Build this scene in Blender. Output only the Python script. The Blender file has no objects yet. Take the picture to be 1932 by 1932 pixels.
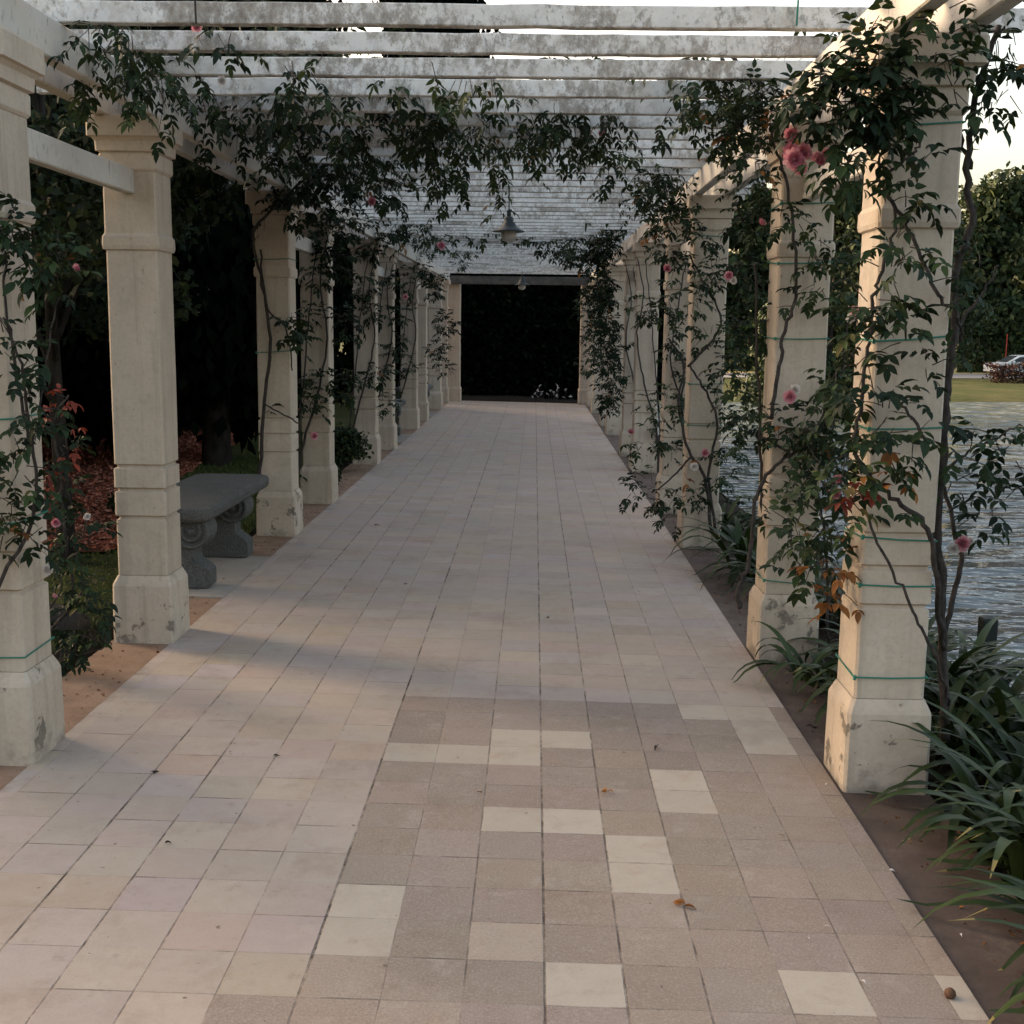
import bpy, math, random
import numpy as np
from mathutils import Vector, Matrix

random.seed(7)
rng = np.random.default_rng(11)
SC = bpy.context.scene
COL = SC.collection
R = math.radians

# ------------------------------------------------------------------ camera
CAM = np.array([0.022, 0.0, 1.618])
F_PX, PITCH, YAW, ROLL = 2257.4, R(8.767), R(0.962), R(0.70)      # focal length for a 1932 px wide picture
_fw = np.array([-math.sin(YAW) * math.cos(PITCH), math.cos(YAW) * math.cos(PITCH), -math.sin(PITCH)])
_rt = np.array([math.cos(YAW), math.sin(YAW), 0.0])
_dn = np.cross(_fw, _rt)
cam_d = bpy.data.cameras.new("camera")
cam_d.sensor_fit = 'HORIZONTAL'; cam_d.sensor_width = 36.0
cam_d.lens = 36.0 * F_PX / 1932.0
cam_d.clip_start = 0.05; cam_d.clip_end = 1000.0
cam = bpy.data.objects.new("camera", cam_d); COL.objects.link(cam)
_cr = _rt * math.cos(ROLL) - _dn * math.sin(ROLL)
_cd = _rt * math.sin(ROLL) + _dn * math.cos(ROLL)
_cr = _rt * math.cos(ROLL) - _dn * math.sin(ROLL)
cam.matrix_world = Matrix(((_cr[0], -_cd[0], -_fw[0], CAM[0]), (_cr[1], -_cd[1], -_fw[1], CAM[1]),
                           (_cr[2], -_cd[2], -_fw[2], CAM[2]), (0, 0, 0, 1)))
SC.camera = cam

# ------------------------------------------------------------------ light
SUN_EL, SUN_AZ = R(17.0), R(-58.0)          # azimuth from +Y towards +X: low sun ahead on the left
w = bpy.data.worlds.new("World"); SC.world = w; w.use_nodes = True
nt = w.node_tree; bg = nt.nodes["Background"]
sky = nt.nodes.new("ShaderNodeTexSky"); sky.sky_type = 'NISHITA'; sky.sun_disc = False
sky.sun_elevation = SUN_EL; sky.sun_rotation = SUN_AZ
sky.air_density = 1.0; sky.dust_density = 6.0; sky.ozone_density = 0.3
hz = nt.nodes.new("ShaderNodeMix"); hz.data_type = 'RGBA'; hz.blend_type = 'MULTIPLY'; hz.inputs[0].default_value = 1.0
hz.inputs[7].default_value = (1.0, 0.905, 0.80, 1)          # warm evening haze over the whole sky
nt.links.new(sky.outputs[0], hz.inputs[6]); nt.links.new(hz.outputs[2], bg.inputs[0]); bg.inputs[1].default_value = 0.15
sd = bpy.data.lights.new("sun", 'SUN'); sd.energy = 1.05; sd.angle = R(40); sd.color = (1.0, 0.89, 0.77)
so = bpy.data.objects.new("sun", sd); COL.objects.link(so)
_sv = Vector((math.sin(SUN_AZ) * math.cos(SUN_EL), math.cos(SUN_AZ) * math.cos(SUN_EL), math.sin(SUN_EL)))
so.rotation_euler = _sv.to_track_quat('Z', 'Y').to_euler()
so.location = (-20, 6, 12)
SC.view_settings.view_transform = 'Standard'; SC.view_settings.look = 'None'
SC.view_settings.exposure = 2.12; SC.view_settings.gamma = 1.0
SC.render.engine = 'CYCLES'
SC.cycles.max_bounces = 6; SC.cycles.diffuse_bounces = 4; SC.cycles.glossy_bounces = 2
SC.cycles.transmission_bounces = 2; SC.cycles.transparent_max_bounces = 4
SC.cycles.caustics_reflective = False; SC.cycles.caustics_refractive = False

# ------------------------------------------------------------------ helpers
TILT = math.tan(R(0.785))
def floor_z(x): return -TILT * x            # the paving drains a little towards the lake

def px(u, v, Y):
    """World point on the ray of a measured photo point (1932 px scale) at distance Y."""
    x, y = (u - 966) / F_PX, (v - 966) / F_PX
    a, b = x * math.cos(ROLL) + y * math.sin(ROLL), -x * math.sin(ROLL) + y * math.cos(ROLL)
    D = a * _rt + b * _dn + _fw
    return CAM + D * (Y / D[1])

def tag(o, label=None, cat=None, group=None, kind=None):
    if label: o['label'] = label
    if cat: o['category'] = cat
    if group: o['group'] = group
    if kind: o['kind'] = kind
    return o

def empty(name, loc, label=None, cat=None, group=None):
    o = bpy.data.objects.new(name, None); COL.objects.link(o); o.location = loc
    o.empty_display_size = 0.1
    return tag(o, label, cat, group)

def link(name, me, mat, parent=None, smooth=False):
    o = bpy.data.objects.new(name, me); COL.objects.link(o)
    if mat is not None: me.materials.append(mat)
    if parent is not None:
        o.parent = parent
        o.matrix_parent_inverse = Matrix.Translation(parent_world(parent)).inverted()
    if smooth:
        me.polygons.foreach_set("use_smooth", np.ones(len(me.polygons), bool))
    return o

def parent_world(p):
    v = Vector((0, 0, 0))
    while p is not None:
        v = v + p.location + p.matrix_parent_inverse.translation
        p = p.parent
    return v

class MB:
    """Collects boxes, rings and tubes; build() links them as one mesh."""
    def __init__(s): s.v = []; s.f = []; s.t = []
    def add(s, vs, fs, tint=0.5):
        b = len(s.v); s.v.extend([tuple(map(float, q)) for q in vs]); s.f.extend([tuple(i + b for i in f) for f in fs])
        s.t.extend([tint] * len(fs))
    def stack(s, cx, cy, rings, ch=0.008, caps=True):
        """Square section lofted through rings of (z, half x, half y)."""
        vs = []; fs = []
        for (z, hx, hy) in rings:
            c = min(ch, hx * .4, hy * .4)
            vs += [(cx - hx + c, cy - hy, z), (cx + hx - c, cy - hy, z), (cx + hx, cy - hy + c, z), (cx + hx, cy + hy - c, z),
                   (cx + hx - c, cy + hy, z), (cx - hx + c, cy + hy, z), (cx - hx, cy + hy - c, z), (cx - hx, cy - hy + c, z)]
        n = len(rings)
        for i in range(n - 1):
            for k in range(8):
                a, b = i * 8 + k, i * 8 + (k + 1) % 8
                fs.append((a, b, b + 8, a + 8))
        if caps:
            fs.append(tuple(reversed(range(8)))); fs.append(tuple((n - 1) * 8 + k for k in range(8)))
        s.add(vs, fs)
    def bar(s, p0, p1, w, h, ch=0.005, segs=1, wob=0.0, up=(0, 0, 1)):
        """Chamfered bar from p0 to p1, w across, h along up."""
        p0, p1 = Vector(p0), Vector(p1); d = (p1 - p0).normalized(); upv = Vector(up)
        sx = d.cross(upv).normalized(); uy = sx.cross(d).normalized()
        prof = [(-w/2 + ch, -h/2), (w/2 - ch, -h/2), (w/2, -h/2 + ch), (w/2, h/2 - ch), (w/2 - ch, h/2), (-w/2 + ch, h/2), (-w/2, h/2 - ch), (-w/2, -h/2 + ch)]
        vs = []; fs = []
        for i in range(segs + 1):
            q = p0.lerp(p1, i / segs)
            oz = random.uniform(-wob, wob); ox = random.uniform(-wob, wob)
            for a, b in prof: vs.append(q + sx * (a + ox) + uy * (b + oz))
        for i in range(segs):
            for k in range(8):
                a, b = i * 8 + k, i * 8 + (k + 1) % 8
                fs.append((a, b, b + 8, a + 8))
        fs.append(tuple(reversed(range(8)))); fs.append(tuple(segs * 8 + k for k in range(8)))
        s.add(vs, fs)
    def tube(s, pts, rad, n=6, tint=0.5):
        pts = [Vector(p) for p in pts]
        if len(pts) < 2: return
        rads = rad if hasattr(rad, '__len__') else [rad] * len(pts)
        vs = []; fs = []; ref = None
        for i, p in enumerate(pts):
            d = (pts[min(i + 1, len(pts) - 1)] - pts[max(i - 1, 0)])
            d = d.normalized() if d.length > 1e-9 else Vector((0, 0, 1))
            if ref is None: ref = Vector((1, 0, 0)) if abs(d.x) < .8 else Vector((0, 1, 0))
            u = (ref - d * ref.dot(d)); u = u.normalized() if u.length > 1e-6 else d.orthogonal().normalized()
            ref = u; vv = d.cross(u)
            for k in range(n):
                a = 2 * math.pi * k / n
                vs.append(p + (u * math.cos(a) + vv * math.sin(a)) * rads[i])
        for i in range(len(pts) - 1):
            for k in range(n):
                a, b = i * n + k, i * n + (k + 1) % n
                fs.append((a, b, b + n, a + n))
        fs.append(tuple(reversed(range(n)))); fs.append(tuple((len(pts) - 1) * n + k for k in range(n)))
        s.add(vs, fs, tint)
    def lathe(s, c, prof, n=24, zs=1.0):
        vs = []; fs = []
        for (r, z) in prof:
            for k in range(n):
                a = 2 * math.pi * k / n; vs.append((c[0] + r * math.cos(a), c[1] + r * math.sin(a), c[2] + z * zs))
        for i in range(len(prof) - 1):
            for k in range(n):
                a, b = i * n + k, i * n + (k + 1) % n
                fs.append((a, b, b + n, a + n))
        s.add(vs, fs)
    def build(s, name, mat, parent=None, smooth=False, tint=False):
        me = bpy.data.meshes.new(name); me.from_pydata(s.v, [], s.f); me.update()
        if tint:
            at = me.attributes.new("tint", 'FLOAT', 'FACE'); at.data.foreach_set("value", np.array(s.t, np.float32))
        return link(name, me, mat, parent, smooth)

def smooth_path(pts, n=6):
    """Catmull-Rom through pts."""
    P = [Vector(p) for p in pts]
    if len(P) < 3: return P
    out = []
    for i in range(len(P) - 1):
        a, b, c, d = P[max(i - 1, 0)], P[i], P[i + 1], P[min(i + 2, len(P) - 1)]
        for k in range(n):
            t = k / n
            out.append(0.5 * ((2 * b) + (c - a) * t + (2 * a - 5 * b + 4 * c - d) * t * t + (3 * b - a - 3 * c + d) * t ** 3))
    out.append(P[-1]); return out

# leaf templates: x across, y along, z out of the blade
LEAF_V = np.array([[0, 0, 0], [0, .42, .0], [0, .76, -.04], [0, 1.04, -.16], [-.17, .14, .06], [-.275, .42, .08], [-.18, .76, .02], [.17, .14, .06], [.275, .42, .08], [.18, .76, .02]])
LEAF_F = [(0, 1, 5, 4), (1, 2, 6, 5), (2, 3, 6), (0, 7, 8, 1), (1, 8, 9, 2), (2, 9, 3)]
CARD_V = np.array([[0, 0, 0], [-.3, .45, .08], [0, 1, -.1], [.3, .45, .08]])
CARD_F = [(0, 3, 2, 1)]

def cards(name, T, F, O, D, N, S, tint, mat, parent=None, smooth=False, width=1.0):
    O, D, N = np.asarray(O, float), np.asarray(D, float), np.asarray(N, float)
    n = len(O)
    S = np.broadcast_to(np.asarray(S, float), (n,)); tint = np.broadcast_to(np.asarray(tint, float), (n,))
    D = D / (np.linalg.norm(D, axis=1, keepdims=True) + 1e-9)
    N = N - D * np.sum(N * D, 1, keepdims=True)
    bad = np.linalg.norm(N, axis=1) < 1e-4
    N[bad] = np.cross(D[bad], [0.3, .5, .8])
    N = N / (np.linalg.norm(N, axis=1, keepdims=True) + 1e-9)
    X = np.cross(D, N)
    V = O[:, None] + S[:, None, None] * (T[None, :, 0:1] * width * X[:, None] + T[None, :, 1:2] * D[:, None] + T[None, :, 2:3] * N[:, None])
    V = V.reshape(-1, 3)
    nv = len(T)
    loops1 = np.array([i for f in F for i in f]); sizes = np.array([len(f) for f in F])
    LV = (loops1[None] + (np.arange(n) * nv)[:, None]).ravel()
    SZ = np.tile(sizes, n); ST = np.concatenate([[0], np.cumsum(SZ)[:-1]])
    me = bpy.data.meshes.new(name)
    me.vertices.add(len(V)); me.vertices.foreach_set("co", V.astype(np.float32).ravel())
    me.loops.add(len(LV)); me.loops.foreach_set("vertex_index", LV.astype(np.int32))
    me.polygons.add(len(SZ)); me.polygons.foreach_set("loop_start", ST.astype(np.int32))
    at = me.attributes.new("tint", 'FLOAT', 'FACE'); at.data.foreach_set("value", np.repeat(tint, len(F)).astype(np.float32))
    me.update(calc_edges=True); me.validate()
    return link(name, me, mat, parent, smooth)

# ------------------------------------------------------------------ materials
def mat_new(name, rough=0.7, spec=0.3):
    m = bpy.data.materials.new(name); m.use_nodes = True
    t = m.node_tree; b = t.nodes["Principled BSDF"]
    b.inputs["Roughness"].default_value = rough
    b.inputs["Specular IOR Level"].default_value = spec
    return m, t, b
def nd(t, typ, **kw):
    n = t.nodes.new(typ)
    for k, v in kw.items(): setattr(n, k, v)
    return n
def noise(t, scale, detail=6, rough=.6, vec=None, dim='3D'):
    n = nd(t, "ShaderNodeTexNoise"); n.inputs["Scale"].default_value = scale; n.inputs["Detail"].default_value = detail
    n.inputs["Roughness"].default_value = rough
    if vec is not None: t.links.new(vec, n.inputs["Vector"])
    return n.outputs["Fac"]
def ramp(t, fac, stops):
    r = nd(t, "ShaderNodeValToRGB"); e = r.color_ramp.elements
    while len(e) < len(stops): e.new(.5)
    for i, (p, c) in enumerate(stops):
        e[i].position = p; e[i].color = (c, c, c, 1) if not hasattr(c, '__len__') else (*c, 1)
    t.links.new(fac, r.inputs[0]); return r.outputs[0]
def mix(t, fac, a, b, mode='MIX'):
    m = nd(t, "ShaderNodeMix", data_type='RGBA', blend_type=mode)
    if isinstance(fac, (int, float)): m.inputs[0].default_value = fac
    else: t.links.new(fac, m.inputs[0])
    for i, c in ((6, a), (7, b)):
        if hasattr(c, 'links'): t.links.new(c, m.inputs[i])
        else: m.inputs[i].default_value = (*c, 1)
    return m.outputs[2]
def math_(t, op, a, b=0.0, c=None):
    m = nd(t, "ShaderNodeMath", operation=op)
    for i, q in enumerate((a, b, c)):
        if q is None: continue
        if hasattr(q, 'links'): t.links.new(q, m.inputs[i])
        else: m.inputs[i].default_value = q
    return m.outputs[0]
def bump(t, b, h, dist=.01, strength=.5):
    n = nd(t, "ShaderNodeBump"); n.inputs["Distance"].default_value = dist; n.inputs["Strength"].default_value = strength
    t.links.new(h, n.inputs["Height"]); t.links.new(n.outputs[0], b.inputs["Normal"])
def coords(t, random_off=True, scale=(1, 1, 1)):
    g = nd(t, "ShaderNodeNewGeometry"); out = g.outputs["Position"]
    mp = nd(t, "ShaderNodeMapping"); mp.inputs["Scale"].default_value = scale
    t.links.new(out, mp.inputs["Vector"]); return mp.outputs[0]
def attr(t, name, out="Fac"):
    a = nd(t, "ShaderNodeAttribute"); a.attribute_name = name; return a.outputs[out]
def pos_z(t):
    g = nd(t, "ShaderNodeNewGeometry"); s = nd(t, "ShaderNodeSeparateXYZ"); t.links.new(g.outputs["Position"], s.inputs[0]); return s.outputs

def make_plaster(name, peel):
    m, t, b = mat_new(name, .85, .2)
    v = coords(t)
    big = noise(t, 2.2, 5, .6, v); fine = noise(t, 45, 5, .7, v); mid = noise(t, 9, 6, .65, v)
    c = ramp(t, big, [(.3, (.475, .39, .31)), (.55, (.55, .46, .37)), (.75, (.60, .515, .425))])
    c = mix(t, ramp(t, mid, [(.52, 0), (.78, .45)]), c, (.36, .295, .225))
    c = mix(t, ramp(t, fine, [(.32, .35), (.55, 0)]), c, (.36, .30, .23))
    # rain streaks
    vs = coords(t, scale=(14, 14, .9)); st = noise(t, 1.0, 5, .6, vs)
    c = mix(t, ramp(t, st, [(.52, 0), (.75, .6)]), c, (.30, .245, .185))
    oi = nd(t, "ShaderNodeObjectInfo")
    c = mix(t, math_(t, 'MULTIPLY', oi.outputs["Random"], .38), c, mix(t, 1.0, c, (.80, .79, .76), 'MULTIPLY'))
    # dirt specks and flaked patches
    pv = noise(t, 7.5, 9, .72, v)
    fl = ramp(t, pv, [(peel, 0), (peel + .03, 1)])
    c = mix(t, fl, c, mix(t, mid, (.13, .11, .092), (.30, .255, .20)))
    sp = noise(t, 60, 2, .5, v)
    c = mix(t, ramp(t, sp, [(.72, 0), (.76, .8)]), c, (.2, .17, .14))
    z = pos_z(t)[2]
    base = math_(t, 'SUBTRACT', .09, z)                     # splashed dirt close to the paving
    bd = math_(t, 'ADD', math_(t, 'MULTIPLY', base, 5.0), math_(t, 'MULTIPLY', math_(t, 'SUBTRACT', mid, .5), 2.2))
    c = mix(t, ramp(t, bd, [(.2, 0), (.7, .75)]), c, (.22, .185, .15))
    t.links.new(c, b.inputs["Base Color"])
    h = math_(t, 'ADD', math_(t, 'MULTIPLY', fine, .5), math_(t, 'SUBTRACT', math_(t, 'MULTIPLY', mid, .8), math_(t, 'MULTIPLY', fl, .7)))
    bump(t, b, h, .006, .7)
    return m
M_PLASTER = make_plaster("cream_plaster", .70)
M_PLINTH = make_plaster("peeling_cream_plaster", .605)
M_PLINTH_WORN = make_plaster("badly_peeling_plaster", .565)

def make_white(name):
    m, t, b = mat_new(name, .8, .2)
    oi = nd(t, "ShaderNodeObjectInfo")
    g = nd(t, "ShaderNodeNewGeometry")
    off = nd(t, "ShaderNodeVectorMath", operation='SCALE'); cmb = nd(t, "ShaderNodeCombineXYZ")
    t.links.new(oi.outputs["Random"], cmb.inputs[0]); t.links.new(oi.outputs["Random"], cmb.inputs[2])
    t.links.new(cmb.outputs[0], off.inputs[0]); off.inputs["Scale"].default_value = 37.0
    ad = nd(t, "ShaderNodeVectorMath", operation='ADD'); t.links.new(g.outputs["Position"], ad.inputs[0]); t.links.new(off.outputs[0], ad.inputs[1])
    v = ad.outputs[0]
    mp = nd(t, "ShaderNodeMapping"); mp.inputs["Scale"].default_value = (1, 1, .7); t.links.new(v, mp.inputs["Vector"])
    a = noise(t, 22, 10, .82, mp.outputs[0]); big = noise(t, 2.6, 4, .55, v); fine = noise(t, 70, 5, .7, v)
    base = ramp(t, big, [(.3, (.66, .655, .64)), (.6, (.79, .785, .77)), (.8, (.72, .71, .69))])
    thr = math_(t, 'ADD', a, math_(t, 'MULTIPLY', math_(t, 'SUBTRACT', big, .5), .55))
    f1 = ramp(t, thr, [(.485, 0), (.555, .6), (.69, .95)])
    c = mix(t, f1, base, (.20, .17, .14))
    f2 = ramp(t, noise(t, 11, 9, .75, v), [(.46, 0), (.68, .7)])
    c = mix(t, f2, c, (.43, .39, .335))
    f3 = ramp(t, noise(t, 90, 5, .75, mp.outputs[0]), [(.58, 0), (.70, .4)])
    c = mix(t, f3, c, (.33, .29, .25))
    t.links.new(c, b.inputs["Base Color"])
    bump(t, b, math_(t, 'SUBTRACT', fine, math_(t, 'MULTIPLY', f1, 1.2)), .004, .5)
    return m
M_WHITE = make_white("weathered_white_paint")

def make_beam():
    m, t, b = mat_new("dusty_white_beam", .85, .2)
    v = coords(t); vs = coords(t, scale=(3, 3, 1.2))
    a = noise(t, 14, 9, .7, vs); big = noise(t, 1.8, 4, .55, v)
    c = ramp(t, big, [(.3, (.50, .46, .41)), (.6, (.62, .58, .52)), (.8, (.56, .52, .46))])
    c = mix(t, ramp(t, a, [(.56, 0), (.66, .7)]), c, (.24, .2, .165))
    t.links.new(c, b.inputs["Base Color"]); bump(t, b, a, .004, .5)
    return m
M_BEAM = make_beam()

M_SHADED_BEAM = None
def make_leaf(name, stops, rough=.6, spec=.16, trans=.15):
    m, t, b = mat_new(name, rough, spec)
    c = ramp(t, attr(t, "tint"), stops)
    t.links.new(c, b.inputs["Base Color"])
    if trans > 0:
        tr = nd(t, "ShaderNodeBsdfTranslucent"); t.links.new(c, tr.inputs[0])
        mx = nd(t, "ShaderNodeMixShader"); mx.inputs[0].default_value = trans
        t.links.new(b.outputs[0], mx.inputs[1]); t.links.new(tr.outputs[0], mx.inputs[2])
        t.links.new(mx.outputs[0], t.nodes["Material Output"].inputs[0])
    return m
M_ROSELEAF = make_leaf("rose_leaf", [(0, (.008, .016, .009)), (.35, (.016, .030, .013)), (.65, (.030, .052, .017)), (.86, (.062, .086, .024)), (.93, (.16, .085, .03)), (1, (.32, .13, .03))])
M_TREELEAF = make_leaf("tree_leaf", [(0, (.008, .014, .008)), (.4, (.018, .030, .013)), (.75, (.036, .054, .018)), (1, (.075, .09, .025))], .6, .14, .1)
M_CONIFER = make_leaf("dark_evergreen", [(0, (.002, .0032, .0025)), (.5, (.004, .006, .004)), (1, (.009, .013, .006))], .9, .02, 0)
M_FARLEAF = make_leaf("far_tree_leaf", [(0, (.012, .022, .010)), (.4, (.026, .044, .017)), (.75, (.05, .072, .024)), (1, (.10, .105, .03))], .6, .2, .15)
M_STRAP = make_leaf("strap_leaf", [(0, (.010, .019, .006)), (.5, (.020, .036, .010)), (.85, (.040, .062, .016)), (.95, (.17, .15, .05)), (1, (.25, .19, .08))], .5, .2, .1)
M_REDLEAF = make_leaf("young_red_leaf", [(0, (.10, .02, .012)), (1, (.28, .05, .025))], .5, .3, .2)
M_DRYLEAF = make_leaf("withered_leaf", [(0, (.09, .042, .018)), (.6, (.23, .09, .025)), (1, (.34, .15, .04))], .7, .2, .2)
M_PINK = make_leaf("pink_petal", [(0, (.42, .10, .15)), (.6, (.60, .22, .28)), (1, (.72, .45, .47))], .6, .2, .25)
M_PALE = make_leaf("pale_petal", [(0, (.62, .54, .50)), (1, (.78, .74, .70))], .6, .2, .25)
M_GRASS = make_leaf("grass_blade", [(0, (.045, .075, .02)), (.6, (.085, .12, .03)), (1, (.17, .17, .055))], .6, .2, .2)
M_CHIP = make_leaf("bark_chip", [(0, (.20, .06, .036)), (.5, (.40, .13, .08)), (1, (.58, .27, .18))], .9, .1, 0)

def make_bark(name, c0, c1, sc=18):
    m, t, b = mat_new(name, .9, .15)
    v = coords(t, scale=(1, 1, .35)); a = noise(t, sc, 8, .7, v)
    t.links.new(ramp(t, a, [(.35, c0), (.65, c1)]), b.inputs["Base Color"]); bump(t, b, a, .012, .8); return m
M_STEM = make_bark("rose_stem", (.03, .026, .026), (.085, .07, .062), 60)
M_BARK = make_bark("tree_bark", (.012, .010, .009), (.04, .033, .028), 14)
M_PALEBARK = make_bark("pale_bark", (.16, .14, .11), (.34, .29, .22), 10)

def make_stone():
    m, t, b = mat_new("grey_cast_stone", .92, .15)
    v = coords(t); a = noise(t, 90, 6, .75, v); big = noise(t, 6, 6, .65, v)
    c = ramp(t, a, [(.3, (.06, .058, .055)), (.55, (.135, .132, .124)), (.75, (.27, .26, .24))])
    c = mix(t, ramp(t, big, [(.45, 0), (.7, .7)]), c, (.085, .087, .085))
    t.links.new(c, b.inputs["Base Color"]); bump(t, b, math_(t, 'ADD', a, math_(t, 'MULTIPLY', big, .8)), .010, 1.0); return m
M_STONE = make_stone()
m_, t_, b_ = mat_new('shaded_end_beam', .9, .1); t_.links.new(ramp(t_, noise(t_, 6, 6, .7, coords(t_)), [(.3, (.05, .05, .048)), (.7, (.13, .125, .115))]), b_.inputs['Base Color']); M_SHADED_BEAM = m_  # dark grey holds the shade on the end beam's front

def simple(name, col, rough=.5, spec=.4, metal=0.0, var=0.0, sc=20):
    m, t, b = mat_new(name, rough, spec); b.inputs["Metallic"].default_value = metal
    a = noise(t, sc, 5, .6, coords(t))
    k = max(var, .08)
    t.links.new(ramp(t, a, [(.3, tuple(q * (1 - k) for q in col)), (.7, tuple(min(1, q * (1 + k)) for q in col))]), b.inputs["Base Color"])
    return m
M_TWINE = simple("green_twine", (.02, .17, .12), .6)
M_LAMPMETAL = simple("dark_green_lamp_metal", (.016, .022, .024), .45, .5, .3)
M_LAMPGLASS = simple("frosted_lamp_glass", (.42, .41, .38), .35, .5)
M_CARPAINT = simple("silver_car_paint", (.52, .58, .62), .3, .5, .35)
M_CARPAINT_DARK = simple("grey_car_paint", (.30, .33, .36), .3, .5, .35)
M_CARGLASS = simple("car_glass", (.035, .045, .055), .08, .6)
M_TYRE = simple("tyre_rubber", (.02, .02, .02), .85, .2)
M_RIM = simple("wheel_rim", (.35, .36, .37), .4, .5, .6)
M_CARLIGHT = simple("car_light", (.75, .75, .72), .15, .6)
M_REDLIGHT = simple("car_red_light", (.4, .03, .02), .2, .6)
M_POST = simple("dark_post", (.02, .024, .022), .7, .2)
M_LITPOST = simple("sunlit_post", (.55, .40, .18), .8, .2, 0, .2, 6)  # low yellow sunlight put into the post's colour
M_SIGN = simple("red_marker", (.45, .05, .03), .6)
M_SEED = simple("brown_seed", (.10, .05, .028), .7, .3, 0, .3, 120)
M_DEBRIS = simple("dark_debris", (.03, .024, .02), .8, .2)

# ------------------------------------------------------------------ ground
def smoothstep(a, b, x):
    t_ = np.clip((x - a) / (b - a), 0, 1); return t_ * t_ * (3 - 2 * t_)
def ground_z(x, y):
    x, y = np.asarray(x, float), np.asarray(y, float)
    left = 0.02 + 0.012 * np.sin(x * 1.3 + .4) * np.sin(y * .7) - .03 * smoothstep(-2.05, -2.5, x) * 0
    z = np.where(x < 0, left, -.06)
    under = (x > -2.15) & (x < 1.45) & (y > -6) & (y < 26.6)
    z = np.where(under, -.14, z)
    # bank and lake bed to the right, far bank beyond
    sh = 1.95 + .12 * np.sin(y * .8) + .05 * np.sin(y * 2.1) + .8 * smoothstep(24, 40, y)
    bank = smoothstep(sh, sh + 1.6, x)
    far = smoothstep(48.5, 57, y - .22 * (x - 18)) 
    lake = -2.4 + (1.10) * far
    near = np.where(x < 0, z, z)
    zz = near * (1 - bank) + lake * bank
    return zz
def axis(*segs):
    out = []
    for a, b, n in segs: out += list(np.linspace(a, b, n, endpoint=False))
    out.append(segs[-1][1]); return np.array(out)
gx = axis((-160, -40, 8), (-40, -12, 14), (-12, -2.16, 24), (-2.16, -2.14, 1), (-2.14, 1.44, 4), (1.44, 1.46, 1), (1.46, 4.0, 34), (4.0, 30, 30), (30, 240, 20))
gy = axis((-60, -6, 10), (-6, 26.59, 120), (26.59, 26.61, 1), (26.61, 44, 20), (44, 64, 50), (64, 130, 14), (130, 520, 10))
GX, GY = np.meshgrid(gx, gy); GZ = ground_z(GX, GY)
me = bpy.data.meshes.new("ground")
nx, ny = len(gx), len(gy)
idx = np.arange(nx * ny).reshape(ny, nx)
quads = np.stack([idx[:-1, :-1], idx[:-1, 1:], idx[1:, 1:], idx[1:, :-1]], -1).reshape(-1, 4)
me.from_pydata(np.stack([GX, GY, GZ], -1).reshape(-1, 3).tolist(), [], quads.tolist()); me.update()
m, t, b = mat_new("grass_and_earth", .95, .1)
v = coords(t); a = noise(t, 3.0, 8, .7, v); a2 = noise(t, 30, 6, .7, v); a3 = noise(t, .25, 4, .6, v)
c = ramp(t, a, [(.3, (.035, .045, .015)), (.5, (.055, .068, .02)), (.72, (.085, .088, .03))])
c = mix(t, ramp(t, a2, [(.45, 0), (.65, .6)]), c, (.028, .03, .013))
c = mix(t, ramp(t, a3, [(.45, 0), (.6, .55)]), c, (.11, .095, .045))
earth = ramp(t, a2, [(.35, (.02, .016, .012)), (.7, (.045, .036, .027))])
gx_ = pos_z(t)[0]
near_bank = math_(t, 'MULTIPLY', math_(t, 'GREATER_THAN', gx_, -2.3), math_(t, 'LESS_THAN', gx_, 5.0))
c = mix(t, near_bank, c, earth)
t.links.new(c, b.inputs["Base Color"]); bump(t, b, math_(t, 'ADD', a2, math_(t, 'MULTIPLY', a, 1.5)), .05, .8)
go = link("ground", me, m, None, True); tag(go, "grassy park ground falling to the lake bank", None, None, "structure")

# lake
me = bpy.data.meshes.new("lake_water")
me.from_pydata([(2.2, -30, -1.5), (240, -30, -1.5), (240, 110, -1.5), (2.2, 110, -1.5)], [], [(0, 1, 2, 3)]); me.update()
m, t, b = mat_new("rippled_lake_water", .06, .5)
b.inputs["Roughness"].default_value = .03; b.inputs["Base Color"].default_value = (.14, .16, .16, 1); b.inputs["IOR"].default_value = 1.45
v1 = coords(t, scale=(.6, 1.15, 1)); n1 = noise(t, 1.05, 2, .42, v1)
v2 = coords(t, scale=(.8, 1.5, 1)); n2 = noise(t, 3.2, 2, .5, v2)
bump(t, b, math_(t, 'ADD', n1, math_(t, 'MULTIPLY', n2, .16)), .9, 1.0)
lo = link("lake_water", me, m); tag(lo, "rippled grey lake beside the pergola", None, None, "structure")

# mulch bed and road, laid a little above the ground sheet
def sheet(name, poly_rows, mat, dz, label):
    vs = []; fs = []
    for row in poly_rows:
        for (x, y) in row: vs.append((x, y, float(ground_z(x, y)) + dz))
    k = len(poly_rows[0])
    for i in range(len(poly_rows) - 1):
        for j in range(k - 1): fs.append((i * k + j, i * k + j + 1, (i + 1) * k + j + 1, (i + 1) * k + j))
    me = bpy.data.meshes.new(name); me.from_pydata(vs, [], fs); me.update()
    o = link(name, me, mat); return tag(o, label, None, None, "structure")
def mulch_edge(y): return np.interp(y, [6.0, 8.2, 10, 12.2, 15, 20], [-3.25, -2.95, -3.25, -3.65, -3.95, -4.2])
m, t, b = mat_new("bark_mulch", .95, .1)
v = coords(t); a = noise(t, 45, 6, .75, v); a4 = noise(t, 4, 4, .6, v)
c = ramp(t, a, [(.35, (.05, .02, .014)), (.5, (.15, .058, .038)), (.68, (.26, .115, .08))])
c = mix(t, ramp(t, a4, [(.45, 0), (.7, .5)]), c, (.06, .028, .02))
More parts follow.
